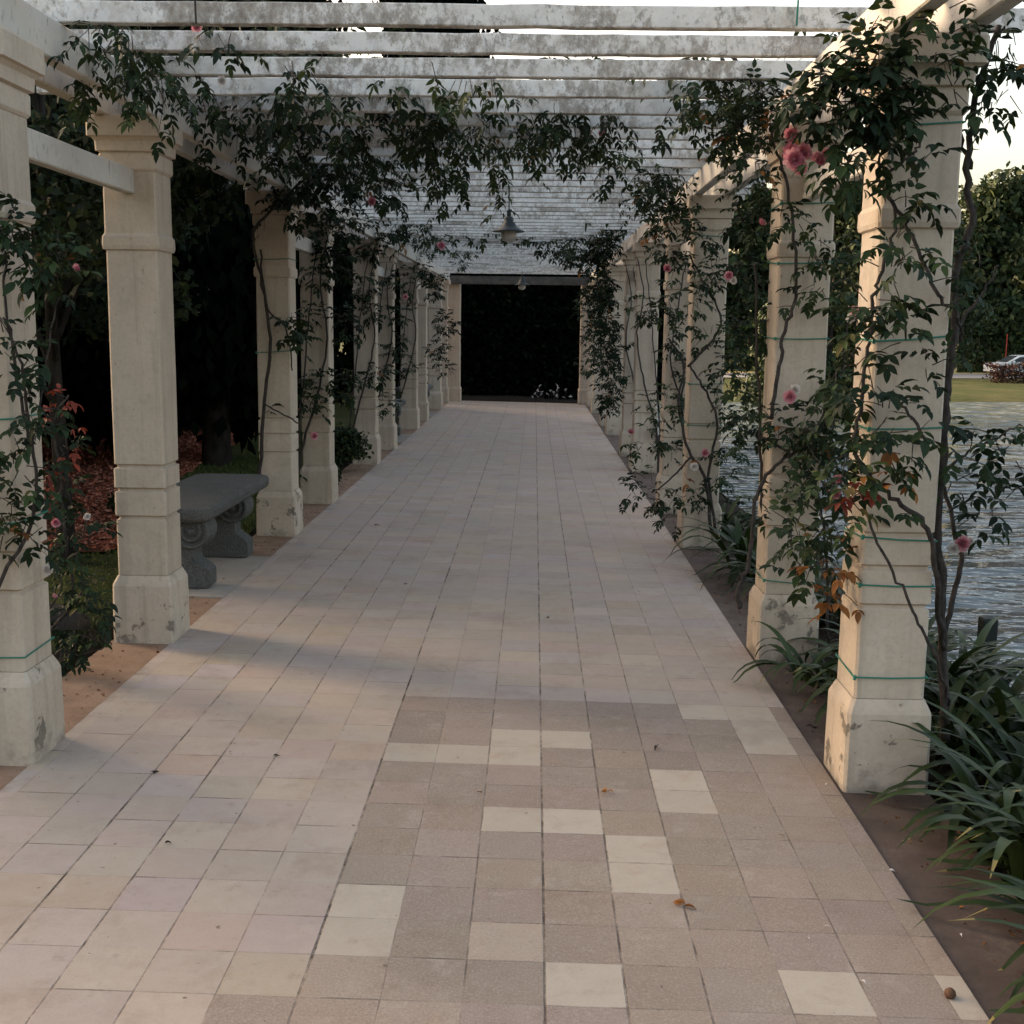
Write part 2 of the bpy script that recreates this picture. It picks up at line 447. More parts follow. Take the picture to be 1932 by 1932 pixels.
t.links.new(c, b.inputs["Base Color"]); bump(t, b, a, .03, 1)
rows = []
for y in np.linspace(8.15, 20, 40):
    e = float(mulch_edge(y)); rows.append([(float(q), float(y)) for q in np.linspace(-9.5, e, 16)])
sheet("mulch_bed", rows, m, .02, "reddish bark mulch bed left of the lawn edge")

# far road beyond the lake
m, t, b = mat_new("road_asphalt", .9, .2)
a = noise(t, 3, 5, .6, coords(t)); t.links.new(ramp(t, a, [(.3, (.16, .155, .155)), (.7, (.22, .215, .21))]), b.inputs["Base Color"])
sheet("road", [[(float(x), float(y + .22 * (x - 18))) for x in np.linspace(-10, 140, 31)] for y in np.linspace(76, 86, 4)], m, .03, "grey road across the lake")
m, t, b = mat_new("sunlit_verge_yellow", .8, .2)  # evening sun on the far verge, put into this yellow
a = noise(t, 3, 5, .6, coords(t)); t.links.new(ramp(t, a, [(.3, (.52, .36, .08)), (.7, (.6, .43, .12))]), b.inputs["Base Color"])
sheet("sunlit_verge", [[(float(x), float(y + .22 * (x - 18))) for x in np.linspace(-10, 140, 31)] for y in (84.4, 85.4)], m, .045, "verge strip along the far road, coloured sunlit yellow")

# ------------------------------------------------------------------ paving
XL, XR, Y0, X0, TS = -1.79, 1.142, 5.079, -0.528, 0.2
PALE = {(2,2),(3,2),(0,3),(1,3),(2,3),(2,6),(3,6),(4,7),(4,8),(0,9),(0,10),(3,11),(5,4),(5,5),(6,11),(8,11),(6,0),(7,0),(7,1),(7,2),(1,14),(5,14),(2,15)}
PINK = {(-4,9),(-3,2),(-5,9),(2,10)}
DARKL = {(-1,12),(-1,13),(-3,14)}
verts = []; faces = []; cols = []; joint = []; uvs = []
xs = [XL] + [X0 + TS * c for c in range(-6, 9)] + [XR]
row_lo, row_hi = -107, 24
for r in range(row_lo, row_hi):
    ya, yb = Y0 - TS * (r + 1), Y0 - TS * r
    if yb > 26.4: continue
    for i in range(len(xs) - 1):
        c = i - 7
        xa, xb = xs[i], xs[i + 1]
        bidx = len(verts)
        verts += [(xa, ya, floor_z(xa)), (xb, ya, floor_z(xb)), (xb, yb, floor_z(xb)), (xa, yb, floor_z(xa))]
        faces.append((bidx, bidx + 1, bidx + 2, bidx + 3))
        rr = random.random(); g = random.gauss(0, 1)
        dark = (c >= 0 and r >= 0 and (c, r) not in PALE) or (c, r) in DARKL
        if c >= 0 and r >= 0 and (c, r) in PALE:
            base = np.array([.455, .39, .315]) * (1 + .04 * g)
        elif dark:
            base = np.array([.300, .238, .193]) * (1 + .065 * g)
            base = base * np.array([1 + .015 * random.gauss(0, 1), 1, 1 + .025 * random.gauss(0, 1)])
        else:
            base = np.array([.408, .338, .287]) * (1 + .03 * g)
            base = base * np.array([1 + .018 * random.gauss(0, 1), 1, 1 + .035 * random.gauss(0, 1)])
            if random.random() < .07: base = base * np.array([1.02, .97, .93])
        if (c, r) in PINK: base = np.array([.40, .322, .255])
        if c == -7: base = base * 1.08
        cols.append((*np.clip(base, 0, 1), 1.0 if dark else 0.0))
        # joint darkness: left edge, right edge, near edge, far edge
        def vj(k):
            if k == 0: return 1.0
            return [.75, .45, .85, .6, .95, .55, .7][(k * 5 + 3) % 7]
        def hj(k, cc): return .25 + .55 * (((k * 7919 + cc * 104729 + 13) % 97) / 97.0) ** 1.3
        joint.append((vj(c) if c > -7 else .9, vj(c + 1) if c < 8 else .5, hj(r + 1, c), hj(r, c)))
        uvs += [(0, 0), (1, 0), (1, 1), (0, 1)]
        W = (xb - xa) / TS
me = bpy.data.meshes.new("paved_path"); me.from_pydata(verts, [], faces); me.update()
ca = me.attributes.new("tile", 'FLOAT_COLOR', 'FACE'); ca.data.foreach_set("color", np.array(cols, np.float32).ravel())
ja = me.attributes.new("joint", 'FLOAT_COLOR', 'FACE'); ja.data.foreach_set("color", np.array(joint, np.float32).ravel())
uv = me.uv_layers.new(name="UVMap"); uv.data.foreach_set("uv", np.array(uvs, np.float32).ravel())
m, t, b = mat_new("paving_tiles", .75, .25)
v = coords(t)
tc = nd(t, "ShaderNodeAttribute"); tc.attribute_name = "tile"
jc = nd(t, "ShaderNodeAttribute"); jc.attribute_name = "joint"
js = nd(t, "ShaderNodeSeparateColor"); t.links.new(jc.outputs["Color"], js.inputs[0])
uvn = nd(t, "ShaderNodeUVMap"); us = nd(t, "ShaderNodeSeparateXYZ"); t.links.new(uvn.outputs[0], us.inputs[0])
wob = noise(t, 22, 6, .8, v); wob2 = noise(t, 6.5, 6, .75, v)
wo = math_(t, 'MULTIPLY', math_(t, 'SUBTRACT', wob, .5), .036)
def edge(dist, strength):
    d = math_(t, 'ADD', dist, wo)
    ww = math_(t, 'MULTIPLY', strength, .024)
    l = math_(t, 'SUBTRACT', 1.0, math_(t, 'DIVIDE', d, ww)); l.node.use_clamp = True
    return math_(t, 'MULTIPLY', math_(t, 'MINIMUM', math_(t, 'MULTIPLY', l, 2.2), 1.0), strength)
U, Vv = us.outputs[0], us.outputs[1]
e = edge(U, js.outputs[0])
e = math_(t, 'MAXIMUM', e, edge(math_(t, 'SUBTRACT', 1.0, U), js.outputs[1]))
e = math_(t, 'MAXIMUM', e, edge(Vv, js.outputs[2]))
e = math_(t, 'MAXIMUM', e, edge(math_(t, 'SUBTRACT', 1.0, Vv), jc.outputs["Alpha"]))
e = math_(t, 'MULTIPLY', e, ramp(t, wob2, [(.40, .06), (.60, 1)]))
fine = noise(t, 260, 3, .7, v); mid = noise(t, 11, 7, .7, v); big = noise(t, 1.3, 5, .6, v)
c = tc.outputs["Color"]
c = mix(t, ramp(t, mid, [(.3, .0), (.75, .45)]), c, mix(t, 1.0, c, (.80, .74, .66), 'MULTIPLY'))
c = mix(t, ramp(t, big, [(.35, 0), (.65, .5)]), c, mix(t, 1.0, c, (.90, .93, .98), 'MULTIPLY'))
stn = noise(t, 2.4, 9, .78, v)
c = mix(t, ramp(t, stn, [(.52, 0), (.62, .38), (.75, .5)]), c, mix(t, 1.0, c, (.70, .645, .60), 'MULTIPLY'))
pat = noise(t, 6.5, 8, .7, v)
c = mix(t, ramp(t, pat, [(.56, 0), (.70, .35)]), c, (.45, .39, .33))
rust = noise(t, 3.6, 7, .72, v)
c = mix(t, ramp(t, rust, [(.62, 0), (.72, .4)]), c, (.36, .20, .125))
gr = math_(t, 'MULTIPLY', tc.outputs["Alpha"], .55)
fine = noise(t, 150, 4, .8, v)
c = mix(t, math_(t, 'MULTIPLY', ramp(t, fine, [(.53, 0), (.66, 1)]), math_(t, 'ADD', math_(t, 'MULTIPLY', gr, .55), .14)), c, (.48, .415, .345))
c = mix(t, math_(t, 'MULTIPLY', ramp(t, fine, [(.34, 1), (.47, 0)]), math_(t, 'ADD', math_(t, 'MULTIPLY', gr, .55), .14)), c, (.15, .115, .09))
sp2 = noise(t, 15, 5, .7, v)
c = mix(t, ramp(t, sp2, [(.62, 0), (.70, .35)]), c, (.22, .165, .125))
xx = pos_z(t)[0]
ed = math_(t, 'MINIMUM', math_(t, 'SUBTRACT', XR, xx), math_(t, 'SUBTRACT', xx, XL))
dm = math_(t, 'ADD', math_(t, 'MULTIPLY', math_(t, 'SUBTRACT', .07, ed), 6.0), math_(t, 'MULTIPLY', math_(t, 'SUBTRACT', pat, .5), 3.0))
c = mix(t, ramp(t, dm, [(.25, 0), (.8, .6)]), c, (.20, .155, .125))          # dirt washed along the edges
spk = noise(t, 34, 2, .5, v)
c = mix(t, ramp(t, spk, [(.745, 0), (.77, .75)]), c, (.12, .09, .07))
c = mix(t, e, c, (.055, .042, .036))
t.links.new(c, b.inputs["Base Color"])
bump(t, b, math_(t, 'SUBTRACT', math_(t, 'MULTIPLY', fine, .25), math_(t, 'MULTIPLY', e, 1.6)), .003, .7)
po = link("paved_path", me, m); tag(po, "beige square-tiled walk under the pergola", None, None, "structure")

m, t, b = mat_new("brown_concrete", .9, .15)
v = coords(t); a = noise(t, 5, 7, .7, v); a2 = noise(t, 60, 4, .7, v)
c = ramp(t, a, [(.3, (.20, .125, .085)), (.55, (.29, .19, .13)), (.75, (.34, .24, .17))])
c = mix(t, ramp(t, a2, [(.5, 0), (.75, .5)]), c, (.16, .11, .08))
t.links.new(c, b.inputs["Base Color"]); bump(t, b, a2, .004, .6)
M_BROWN = m
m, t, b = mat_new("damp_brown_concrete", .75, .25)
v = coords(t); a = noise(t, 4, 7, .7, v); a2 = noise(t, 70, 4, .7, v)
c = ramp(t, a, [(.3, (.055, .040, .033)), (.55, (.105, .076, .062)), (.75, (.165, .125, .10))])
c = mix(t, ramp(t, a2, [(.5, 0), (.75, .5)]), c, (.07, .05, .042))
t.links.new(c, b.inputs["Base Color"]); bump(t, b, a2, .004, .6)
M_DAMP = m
m, t, b = mat_new("grey_concrete", .9, .15)
v = coords(t); a = noise(t, 5, 7, .7, v)
t.links.new(ramp(t, a, [(.3, (.30, .265, .225)), (.7, (.38, .335, .285))]), b.inputs["Base Color"]); M_GREYC = m
def strip(name, x0, x1, y0, y1, mat, dz, label):
    mb = MB()
    z0, z1 = floor_z(x0) + dz, floor_z(x1) + dz
    mb.add([(x0, y0, z0), (x1, y0, z1), (x1, y1, z1), (x0, y1, z0), (x0, y0, -.16), (x1, y0, -.16), (x1, y1, -.16), (x0, y1, -.16)],
           [(0, 1, 2, 3), (0, 4, 5, 1), (1, 5, 6, 2), (2, 6, 7, 3), (3, 7, 4, 0)])
    return tag(mb.build(name, mat), label, None, None, "structure")
strip("left_border", -2.10, XL, .3, 26.4, M_BROWN, -.006, "brown concrete border strip under the left columns")
strip("right_border", XR, 1.47, .3, 26.4, M_DAMP, -.008, "damp brown concrete border strip under the right columns")
for ya, yb in ((6.86, 8.12), (16.5, 17.8), (21.3, 22.6)):
    strip("bench_apron", -2.42, XL - .001, ya, yb, M_GREYC, .003, "grey concrete apron under a stone bench")

# ------------------------------------------------------------------ the pergola
PY = [4.28, 5.98, 9.12, 10.82, 13.96, 15.66, 18.80, 20.50, 23.64, 25.34]
LX, RX = -1.927, 1.31
TOP = 2.585
perg = empty("pergola", (-.31, 14.8, 0), "long white slatted pergola on cream columns over a tiled walk", "pergola")
for side, cx in (('l', LX), ('r', RX)):
    bz = floor_z(cx) - .008
    for cy in PY:
        pj, sj, kj = MB(), MB(), MB()
        j = lambda: random.uniform(-.002, .002)
        pj.stack(cx, cy, [(bz - .03, .153, .153), (bz + .15 + j(), .152, .152), (bz + .295, .150, .150), (bz + .31, .145, .145), (bz + .345, .129, .129)], .012)
        w0 = .125
        z0 = bz + .347
        rg = [(z0, w0, w0), (z0 + .02, w0, w0)]
        for g, wa in ((.655, w0 + .003), (.795, w0 + .003), (.912, w0)):
            rg += [(g - .010, rg[-1][1], rg[-1][1]), (g - .003, w0 - .011, w0 - .011), (g + .006, w0 - .011, w0 - .011), (g + .015, wa, wa)]
        rg += [(1.30, w0 + .001, w0 + .001), (1.962, w0 - .001, w0 - .001), (1.968, w0 + .010, w0 + .010), (1.985, w0 + .014, w0 + .014), (2.028, w0 + .013, w0 + .013), (2.045, w0 + .003, w0 + .003),
               (2.335, w0 + .002, w0 + .002)]
        sj.stack(cx, cy, rg, .009)
        kj.stack(cx, cy, [(2.333, .130, .130), (2.345, .138, .138), (2.41, .139, .139), (2.42, .133, .133), (2.425, .150, .150), (2.470, .153, .153), (2.485, .166, .166),
                          (2.490, .180, .180), (TOP - .012, .180, .180), (TOP, .174, .174)], .010)
        sh = sj.build("column", M_PLASTER, perg)
        pl = pj.build("plinth", M_PLINTH_WORN if (side == "l" and cy in (5.98, 9.12)) or (side == "r" and cy == 5.98) else M_PLINTH, sh); cp = kj.build("capital", M_PLASTER, sh)
        if side == 'l' and cy in (5.98, 9.12): pl['label'] = "plinth with flaking paint along its inner edge"
    for off in (-.11, .11):
        for k in range(0, len(PY) - 1, 1):
            mb = MB()
            ya = PY[k] if k else 3.72
            yb = PY[k + 1] if k < len(PY) - 2 else 25.75
            mb.bar((cx + off, ya + .004, TOP + .076), (cx + off, yb - .004, TOP + .076), .065, .15, .006, 8, .0012)
            mb.build("beam", M_BEAM, perg)
    for k in range(0, len(PY), 2):
        mb = MB(); mb.bar((cx + .0, PY[k] + .128, 2.285), (cx + .0, PY[k + 1] - .127, 2.285), .055, .115, .006, 6, .001)
        mb.build("tie_rail", M_BEAM, perg)
JY = [4.25, 4.72, 5.17, 5.64, 6.10, 6.56, 6.97, 7.38, 7.78, 8.20, 8.62]
while JY[-1] < 25.6: JY.append(JY[-1] + .418 + random.uniform(-.012, .012))
JZ = TOP + .152
for y in JY:
    mb = MB(); s = random.uniform(-.004, .004); a = random.uniform(-.004, .004)
    mb.bar((-2.45, y + .026 + a, JZ + .040 + s), (1.83, y + .026 - a, JZ + .040 - s), .05, .08, .004, 26, .0022)
    mb.build("joist", M_WHITE, perg)
for cx in (-1.79, 1.22):
    mb = MB(); mb.stack(cx, 26.05, [(-.1, .235, .2), (.30, .235, .2), (.33, .215, .18), (.78, .215, .18), (.79, .205, .17), (.80, .215, .18), (1.30, .215, .18), (1.31, .205, .17), (1.32, .215, .18), (2.56, .215, .18)], .012)
    mb.build("end_pier", M_PLASTER, perg)
mb = MB(); mb.bar((-2.2, 25.80, 2.60), (1.6, 25.80, 2.60), .07, .17, .006, 8, .001); mb.build("end_beam", M_SHADED_BEAM, perg)

# ------------------------------------------------------------------ pendant lamps
def lamp(x, y, zt, label, s=1.0):
    root = empty("pendant_lamp", (x, y, zt), label, "lamp", "lamps hanging under the pergola")
    mb = MB(); mb.tube([(x, y, JZ), (x, y, zt + .02)], .006 * s, 6); mb.tube([(x, y, zt + .05), (x, y, zt)], .02 * s, 10); mb.build("rod", M_LAMPMETAL, root)
    mb = MB()
    mb.lathe((x, y, zt), [(.0, .0), (.035 * s, 0), (.045 * s, -.02), (.045 * s, -.05), (.062 * s, -.06), (.07 * s, -.085), (.10 * s, -.11), (.15 * s, -.135), (.152 * s, -.142), (.145 * s, -.143), (.07 * s, -.11)], 28, s)
    mb.build("lamp_shade", M_LAMPMETAL, root, True)
    mb = MB(); mb.lathe((x, y, zt), [(.07 * s, -.125), (.075 * s, -.16), (.068 * s, -.20), (.05 * s, -.225), (.0, -.24)], 24, s); mb.build("lamp_glass", M_LAMPGLASS, root, True)
lamp(-.20, 9.99, 2.51, "dark pendant lamp with frosted glass hanging mid pergola", .86)
lamp(-.24, 24.4, 2.60, "small dark pendant lamp under the far end beam")

# ------------------------------------------------------------------ stone benches
def bench(y0, label):
    root = empty("stone_bench", (-2.15, y0 + .85, 0), label, "bench", "stone benches between the left columns")
    xr, xl = -1.895, -2.45; zt = .535
    mb = MB()
    ya, yb = y0, y0 + 1.72
    def outline(ins, z):
        c = .10
        pts = []
        for (cx_, cy_, a0) in ((xr - c, ya + c, -90), (xr - c, yb - c, 0), (xl + c, yb - c, 90), (xl + c, ya + c, 180)):
            for k in range(6):
                a = R(a0 + 90 * k / 5); pts.append((cx_ + (c - ins) * math.cos(a), cy_ + (c - ins) * math.sin(a), z))
        return pts
    layers = [outline(.030, zt - .092), outline(.012, zt - .082), outline(0, zt - .066), outline(-.004, zt - .03), outline(.006, zt - .008), outline(.03, zt)]
    n = 24; vs = [p for l in layers for p in l]; fs = []
    for i in range(len(layers) - 1):
        for k in range(n): fs.append((i * n + k, i * n + (k + 1) % n, (i + 1) * n + (k + 1) % n, (i + 1) * n + k))
    fs.append(tuple(reversed(range(n)))); fs.append(tuple((len(layers) - 1) * n + k for k in range(n)))
    mb.add(vs, fs); mb.build("seat_slab", M_STONE, root)
    for ys in (y0 + .08, y0 + 1.06):
        mb = MB(); mid = (xr + xl) / 2; th = .17
        # silhouette in x (from the middle) and z, extruded along y
        half = [(.0, .01), (.245, .01), (.25, .02), (.25, .11), (.235, .125), (.205, .15), (.175, .17), (.165, .185), (.165, .27), (.185, .29), (.20, .30), (.21, .44), (.20, .46), (0, .46)]
        pts = [(mid + a, z) for a, z in half] + [(mid - a, z) for a, z in reversed(half[1:-1])]
        n = len(pts); zf = floor_z(-2.1)
        vs = [(x, ys, z + zf) for x, z in pts] + [(x, ys + th, z + zf) for x, z in pts]
        fs = [tuple(range(n)), tuple(reversed(range(n, 2 * n)))] + [((k + 1) % n, k, k + n, (k + 1) % n + n) for k in range(n)]
        mb.add(vs, fs); sup = mb.build("support", M_STONE, root)
        for sg in (-1, 1):
            mb = MB(); cx_, cz = mid + sg * .150, .355 + zf; nn = 28
            prof = [(0.0, -.030), (.012, -.034), (.020, -.026), (.026, -.010), (.040, -.006), (.048, -.022), (.058, -.026), (.066, -.018), (.072, -.006), (.082, -.006), (.088, -.020), (.100, -.022), (.108, -.012), (.108, .02), (.103, .028), (.108, .036), (.103, .05), (.108, .06), (.103, .075), (.108, .085),
                    (.103, .10), (.108, .11), (.108, th + .012), (.1, th + .022), (0, th + .022)]
            vs = []; fs = []
            for (r_, d_) in prof:
                for k in range(nn):
                    a = 2 * math.pi * k / nn; vs.append((cx_ + r_ * math.cos(a), ys + d_, cz + r_ * math.sin(a)))
            for i in range(len(prof) - 1):
                for k in range(nn): fs.append((i * nn + k, i * nn + (k + 1) % nn, (i + 1) * nn + (k + 1) % nn, (i + 1) * nn + k))
            mb.add(vs, fs); mb.build("scroll", M_STONE, sup)
bench(6.97, "grey stone bench with scrolled supports beside the peeling column")
bench(16.35, "farther grey stone bench half hidden behind left columns")
bench(21.2, "farthest grey stone bench seen edge-on near the pergola end")

# ------------------------------------------------------------------ climbing roses
class Leaves:
    def __init__(s): s.o = []; s.d = []; s.n = []; s.s = []; s.t = []
    def add(s, o, d, n, sz, t): s.o.append(tuple(o)); s.d.append(tuple(d)); s.n.append(tuple(n)); s.s.append(sz); s.t.append(t)
    def build(s, name, mat, parent=None, lab=None, width=.92):
        if not s.o: return None
        o = cards(name, LEAF_V, LEAF_F, s.o, s.d, s.n, s.s, s.t, mat, parent, True, width)
        if lab: o['label'] = lab
        return o

def rv(k=1.0): return Vector((random.gauss(0, k), random.gauss(0, k), random.gauss(0, k)))

def compound(L, base, d, size, tint, nl=5):
    """One rose leaf: leaflets in pairs along a drooping rachis and one at the tip."""
    d = d.normalized(); side = d.cross(Vector((0, 0, 1)))
    side = side.normalized() if side.length > .05 else Vector((1, 0, 0))
    upn = side.cross(d).normalized()
    upn = (upn + rv(.25)).normalized()
    pairs = (nl - 1) // 2; p = Vector(base)
    stepl = size * .62
    for k in range(pairs):
        p = p + d * stepl; d = (d + Vector((0, 0, -.16))).normalized()
        for sg in (-1, 1):
            ld = (side * sg * .85 + d * .55 + Vector((0, 0, -.28)) + rv(.12)).normalized()
            L.add(p, ld, upn + rv(.2), size * random.uniform(.75, 1.05), min(1, max(0, tint + random.gauss(0, .07))))
    L.add(p + d * stepl * .4, d + rv(.1) + Vector((0, 0, -.2)), upn + rv(.15), size * random.uniform(.85, 1.35), min(1, max(0, tint + random.gauss(0, .08))))

def spray(L, S, p, d, length, size, tint=.45, droop=.35, gap=.045, nl=5, rad=.0022):
    p = Vector(p); d = Vector(d).normalized(); pts = [p.copy()]
    n = max(2, int(length / gap)); sg = 1
    for i in range(n):
        d = (d + Vector((0, 0, -droop * gap * 3.2)) + rv(.09)).normalized()
        p = p + d * gap; pts.append(p.copy())
        side = d.cross(Vector((0, 0, 1))); side = side.normalized() if side.length > .05 else Vector((1, 0, 0))
        side = Matrix.Rotation(random.uniform(0, 6.28) if random.random() < .4 else 0, 3, d) @ side
        sg = -sg
        ld = (side * sg * .8 + d * .5 + Vector((0, 0, random.uniform(-.45, .15)))).normalized()
        tt = tint + random.gauss(0, .13)
        if random.random() < .006: tt = random.uniform(.9, 1.0)
        else: tt = min(.84, max(0, tt))
        compound(L, p, ld, size * random.uniform(.8, 1.15), tt, nl)
    S.tube(pts, [rad * (1 - .6 * i / len(pts)) for i in range(len(pts))], 4)

def blossom(c, r, face, pale=False, parent=None, name="blossom"):
    r = r * 1.05
    O, D, N, Sz, T = [], [], [], [], []
    f = Vector(face).normalized(); u = f.orthogonal().normalized(); w_ = f.cross(u)
    for ring, (cnt, opn, sc, off) in enumerate(((5, .12, .42, .0), (7, .38, .56, .3), (9, .70, .72, .1), (10, 1.05, .88, .5), (11, 1.45, .98, .2))):
        for k in range(cnt):
            a = 2 * math.pi * (k + off + random.uniform(-.15, .15)) / cnt
            rad = u * math.cos(a) + w_ * math.sin(a)
            d = f * math.cos(opn) + rad * math.sin(opn)
            O.append(tuple(Vector(c) + rad * r * .10 - f * r * .18 * ring)); D.append(tuple(d)); N.append(tuple(f * math.sin(opn) - rad * math.cos(opn)))
            Sz.append(r * sc * random.uniform(.85, 1.1)); T.append(min(1, max(0, .12 + .17 * ring + random.uniform(-.14, .14))))
    PV = np.array([[0, 0, 0], [-.20, .35, .10], [0, .4, -.02], [.20, .35, .10], [-.27, .75, .22], [0, .8, .08], [.27, .75, .22], [-.14, .98, .20], [.14, .98, .20]])
    PF = [(0, 2, 1), (0, 3, 2), (1, 2, 5, 4), (2, 3, 6, 5), (4, 5, 7), (5, 8, 7), (5, 6, 8)]
    return cards(name, PV, PF, O, D, N, Sz, T, M_PALE if pale else M_PINK, parent, True)

CAMV = Vector(CAM.tolist())
def rose(name_label, base, stems, clumps, size, group, blooms=(), dry=(), red=(), fill=1.0, tint=.42, cat="climbing rose", name="climbing_rose"):
    root = empty(name, base, name_label, cat, group)
    S, L, DL, RL = MB(), Leaves(), Leaves(), Leaves()
    for (pts, r0, r1) in stems:
        P = smooth_path(pts, 6); n = len(P)
        P = [p + rv(.004) for p in P]
        S.tube(P, [r0 + (r1 - r0) * i / (n - 1) for i in range(n)], 7)
        for i in range(3, n, 2):                              # sparse side shoots and thorns
            if random.random() < .10 * fill:
                spray(L, S, P[i], rv(1) + Vector((0, -.6, .2)), random.uniform(.08, .18), size, tint)
            q = P[i] + rv(.5).normalized() * (r0 * 1.7)
            S.tube([P[i], q], [.003, .0005], 4)
    def fillc(LL, c, r, n, tn, nl=5, dr=.5):
        c = Vector(c)
        for k in range(max(1, int(n * fill + .5))):
            o = rv(1); o = o.normalized() * (r * random.random() ** .6)
            o.y *= .7
            d = (o.normalized() * .8 + rv(.5) + Vector((0, -.25, .15)))
            spray(LL, S, c + o * .75, d, random.uniform(.45, 1.0) * max(.06, min(.26, r * .8)), size, tn + random.uniform(-.12, .12), dr, size * .8, nl)
    for cl in clumps:
        fillc(L, cl[0], cl[1], cl[2], cl[3] if len(cl) > 3 else tint)
    for cl in dry: fillc(DL, cl[0], cl[1], cl[2], .55, 3, .9)
    for cl in red: fillc(RL, cl[0], cl[1], cl[2], .5, 3)
    if S.v: S.build("stem", M_STEM, root, True)
    L.build("foliage", M_ROSELEAF, root)
    DL.build("withered_foliage", M_DRYLEAF, root, "withered orange-brown leaves")
    RL.build("young_foliage", M_REDLEAF, root, "young red leaves")
    for (c, r, pale) in blooms:
        f = (CAMV - Vector(c)).normalized() + rv(.35) + Vector((0, 0, -.1))
        blossom(c, r, f, pale, root)
    return root
def P(Y, *uv): return [px(u, v, Y) for u, v in uv]
def C(Y, *rows):   # (u, v, r, n [, tint])
    return [(px(q[0], q[1], q[5] if len(q) > 5 else Y), q[2], q[3]) + ((q[4],) if len(q) > 4 and q[4] else ()) for q in rows]
GR = "climbing roses trained up the pergola columns"

# front right column
b0 = px(1785, 1400, 4.45)
rose("climbing rose with thick dark stems and pink clusters on the front right column", tuple(b0), [
    ([b0] + P(4.42, (1778, 1230)) + P(4.36, (1777, 1100), (1770, 960), (1786, 760), (1800, 640), (1803, 520), (1832, 420), (1826, 300), (1842, 180), (1885, 50)), .019, .010),
    (P(4.38, (1832, 320), (1800, 230), (1770, 150), (1790, 60)), .008, .004),
    (P(4.40, (1778, 1225)) + P(4.13, (1766, 1090)) + P(4.085, (1752, 1000), (1700, 952), (1645, 905), (1612, 850), (1625, 760), (1640, 640)), .0105, .006),
    (P(4.40, (1780, 1190), (1812, 1070), (1806, 1010), (1775, 905)) + P(4.10, (1745, 830), (1705, 765)), .011, .005),
    (P(4.34, (1790, 1330)) + P(4.13, (1768, 1250)) + P(4.09, (1735, 1175), (1692, 1095), (1642, 992), (1625, 930)), .006, .0045),
    (P(4.09, (1640, 640), (1648, 560), (1668, 500), (1692, 405), (1661, 345), (1655, 275)), .007, .004),
    (P(4.09, (1661, 345), (1690, 315), (1732, 280), (1722, 256)), .006, .004),
    (P(4.09, (1668, 360), (1705, 415), (1745, 500), (1770, 560)) + P(4.13, (1803, 590)) + P(4.3, (1815, 640)), .007, .006),
    (P(4.36, (1800, 620), (1850, 560), (1885, 500)), .007, .004),
    (P(4.34, (1772, 900), (1830, 850), (1890, 820), (1925, 800)), .005, .003),
], C(3.98, (1610, 175, .10, 30, .3), (1650, 165, .09, 22, .35), (1565, 205, .08, 18, .3), (1595, 235, .09, 22, .3), (1670, 205, .07, 14, .3), (1630, 130, .06, 10, .4), (1635, 85, .04, 5, .5), (1540, 185, .05, 7, .35),
     (1610, 300, .06, 9, .4), (1655, 270, .05, 5), (1740, 200, .03, 3), (1735, 325, .05, 4, .25), (1755, 400, .04, 3), (1715, 400, .035, 3), (1700, 465, .055, 6, .4), (1670, 520, .055, 7, .35), (1640, 575, .05, 6, .35),
     (1715, 640, .06, 6, .3), (1750, 690, .05, 4, .3), (1640, 745, .06, 7, .3), (1680, 775, .07, 9, .3), (1725, 820, .05, 5, .4), (1665, 850, .06, 7, .35), (1610, 860, .06, 6), (1600, 925, .05, 6, .7), (1620, 590, .05, 5),
     (1585, 300, .05, 5), (1880, 820, .09, 7, .35, 4.2), (1905, 860, .08, 5, .35, 4.2), (1830, 850, .06, 4, .4, 4.2), (1880, 945, .06, 6, .25, 4.2), (1810, 1000, .04, 3, .4, 4.3), (1800, 900, .05, 4, .3, 4.3),
     (1770, 90, .08, 9, .62, 3.95), (1800, 160, .07, 8, .4, 3.95), (1850, 110, .12, 10, .4, 4.3), (1900, 150, .12, 9, .45, 4.3), (1885, 60, .10, 8, .4, 4.3), (1915, 30, .1, 6, .5, 4.3), (1760, 20, .07, 5, .6, 3.95), (1850, 480, .06, 4, .4, 4.4),
     (1575, 975, .10, 12, .4, 4.25), (1540, 1040, .09, 10, .4, 4.3), (1500, 1000, .08, 7, .4, 4.3), (1560, 900, .09, 10, .4, 4.3), (1590, 690, .07, 7, .4, 4.2), (1560, 770, .08, 8, .4, 4.3)),
    .048, GR, fill=.78,
    blooms=[(px(1500, 300, 3.98), .032, 0), (px(1515, 288, 4.0), .028, 0), (px(1492, 282, 4.02), .027, 0), (px(1508, 318, 4.0), .026, 0), (px(1492, 252, 4.02), .024, 0), (px(1497, 240, 4.03), .018, 1), (px(1548, 303, 4.0), .022, 0), (px(1558, 290, 4.02), .018, 0), (px(1540, 296, 4.03), .016, 0),
            (px(1612, 588, 3.99), .018, 0), (px(1606, 600, 4.0), .015, 1), (px(1575, 930, 4.0), .020, 0), (px(1582, 905, 4.02), .016, 0), (px(1815, 1025, 4.3), .028, 0), (px(1800, 1035, 4.3), .022, 1), (px(1830, 1020, 4.32), .02, 1)],
    dry=C(4.05, (1570, 1060, .04, 5, None, 4.2), (1530, 1090, .03, 3, None, 4.2), (1720, 905, .02, 2), (1700, 840, .015, 1), (1580, 1110, .03, 3, None, 4.2)),
    red=C(4.02, (1610, 930, .03, 4), (1590, 945, .03, 3)))

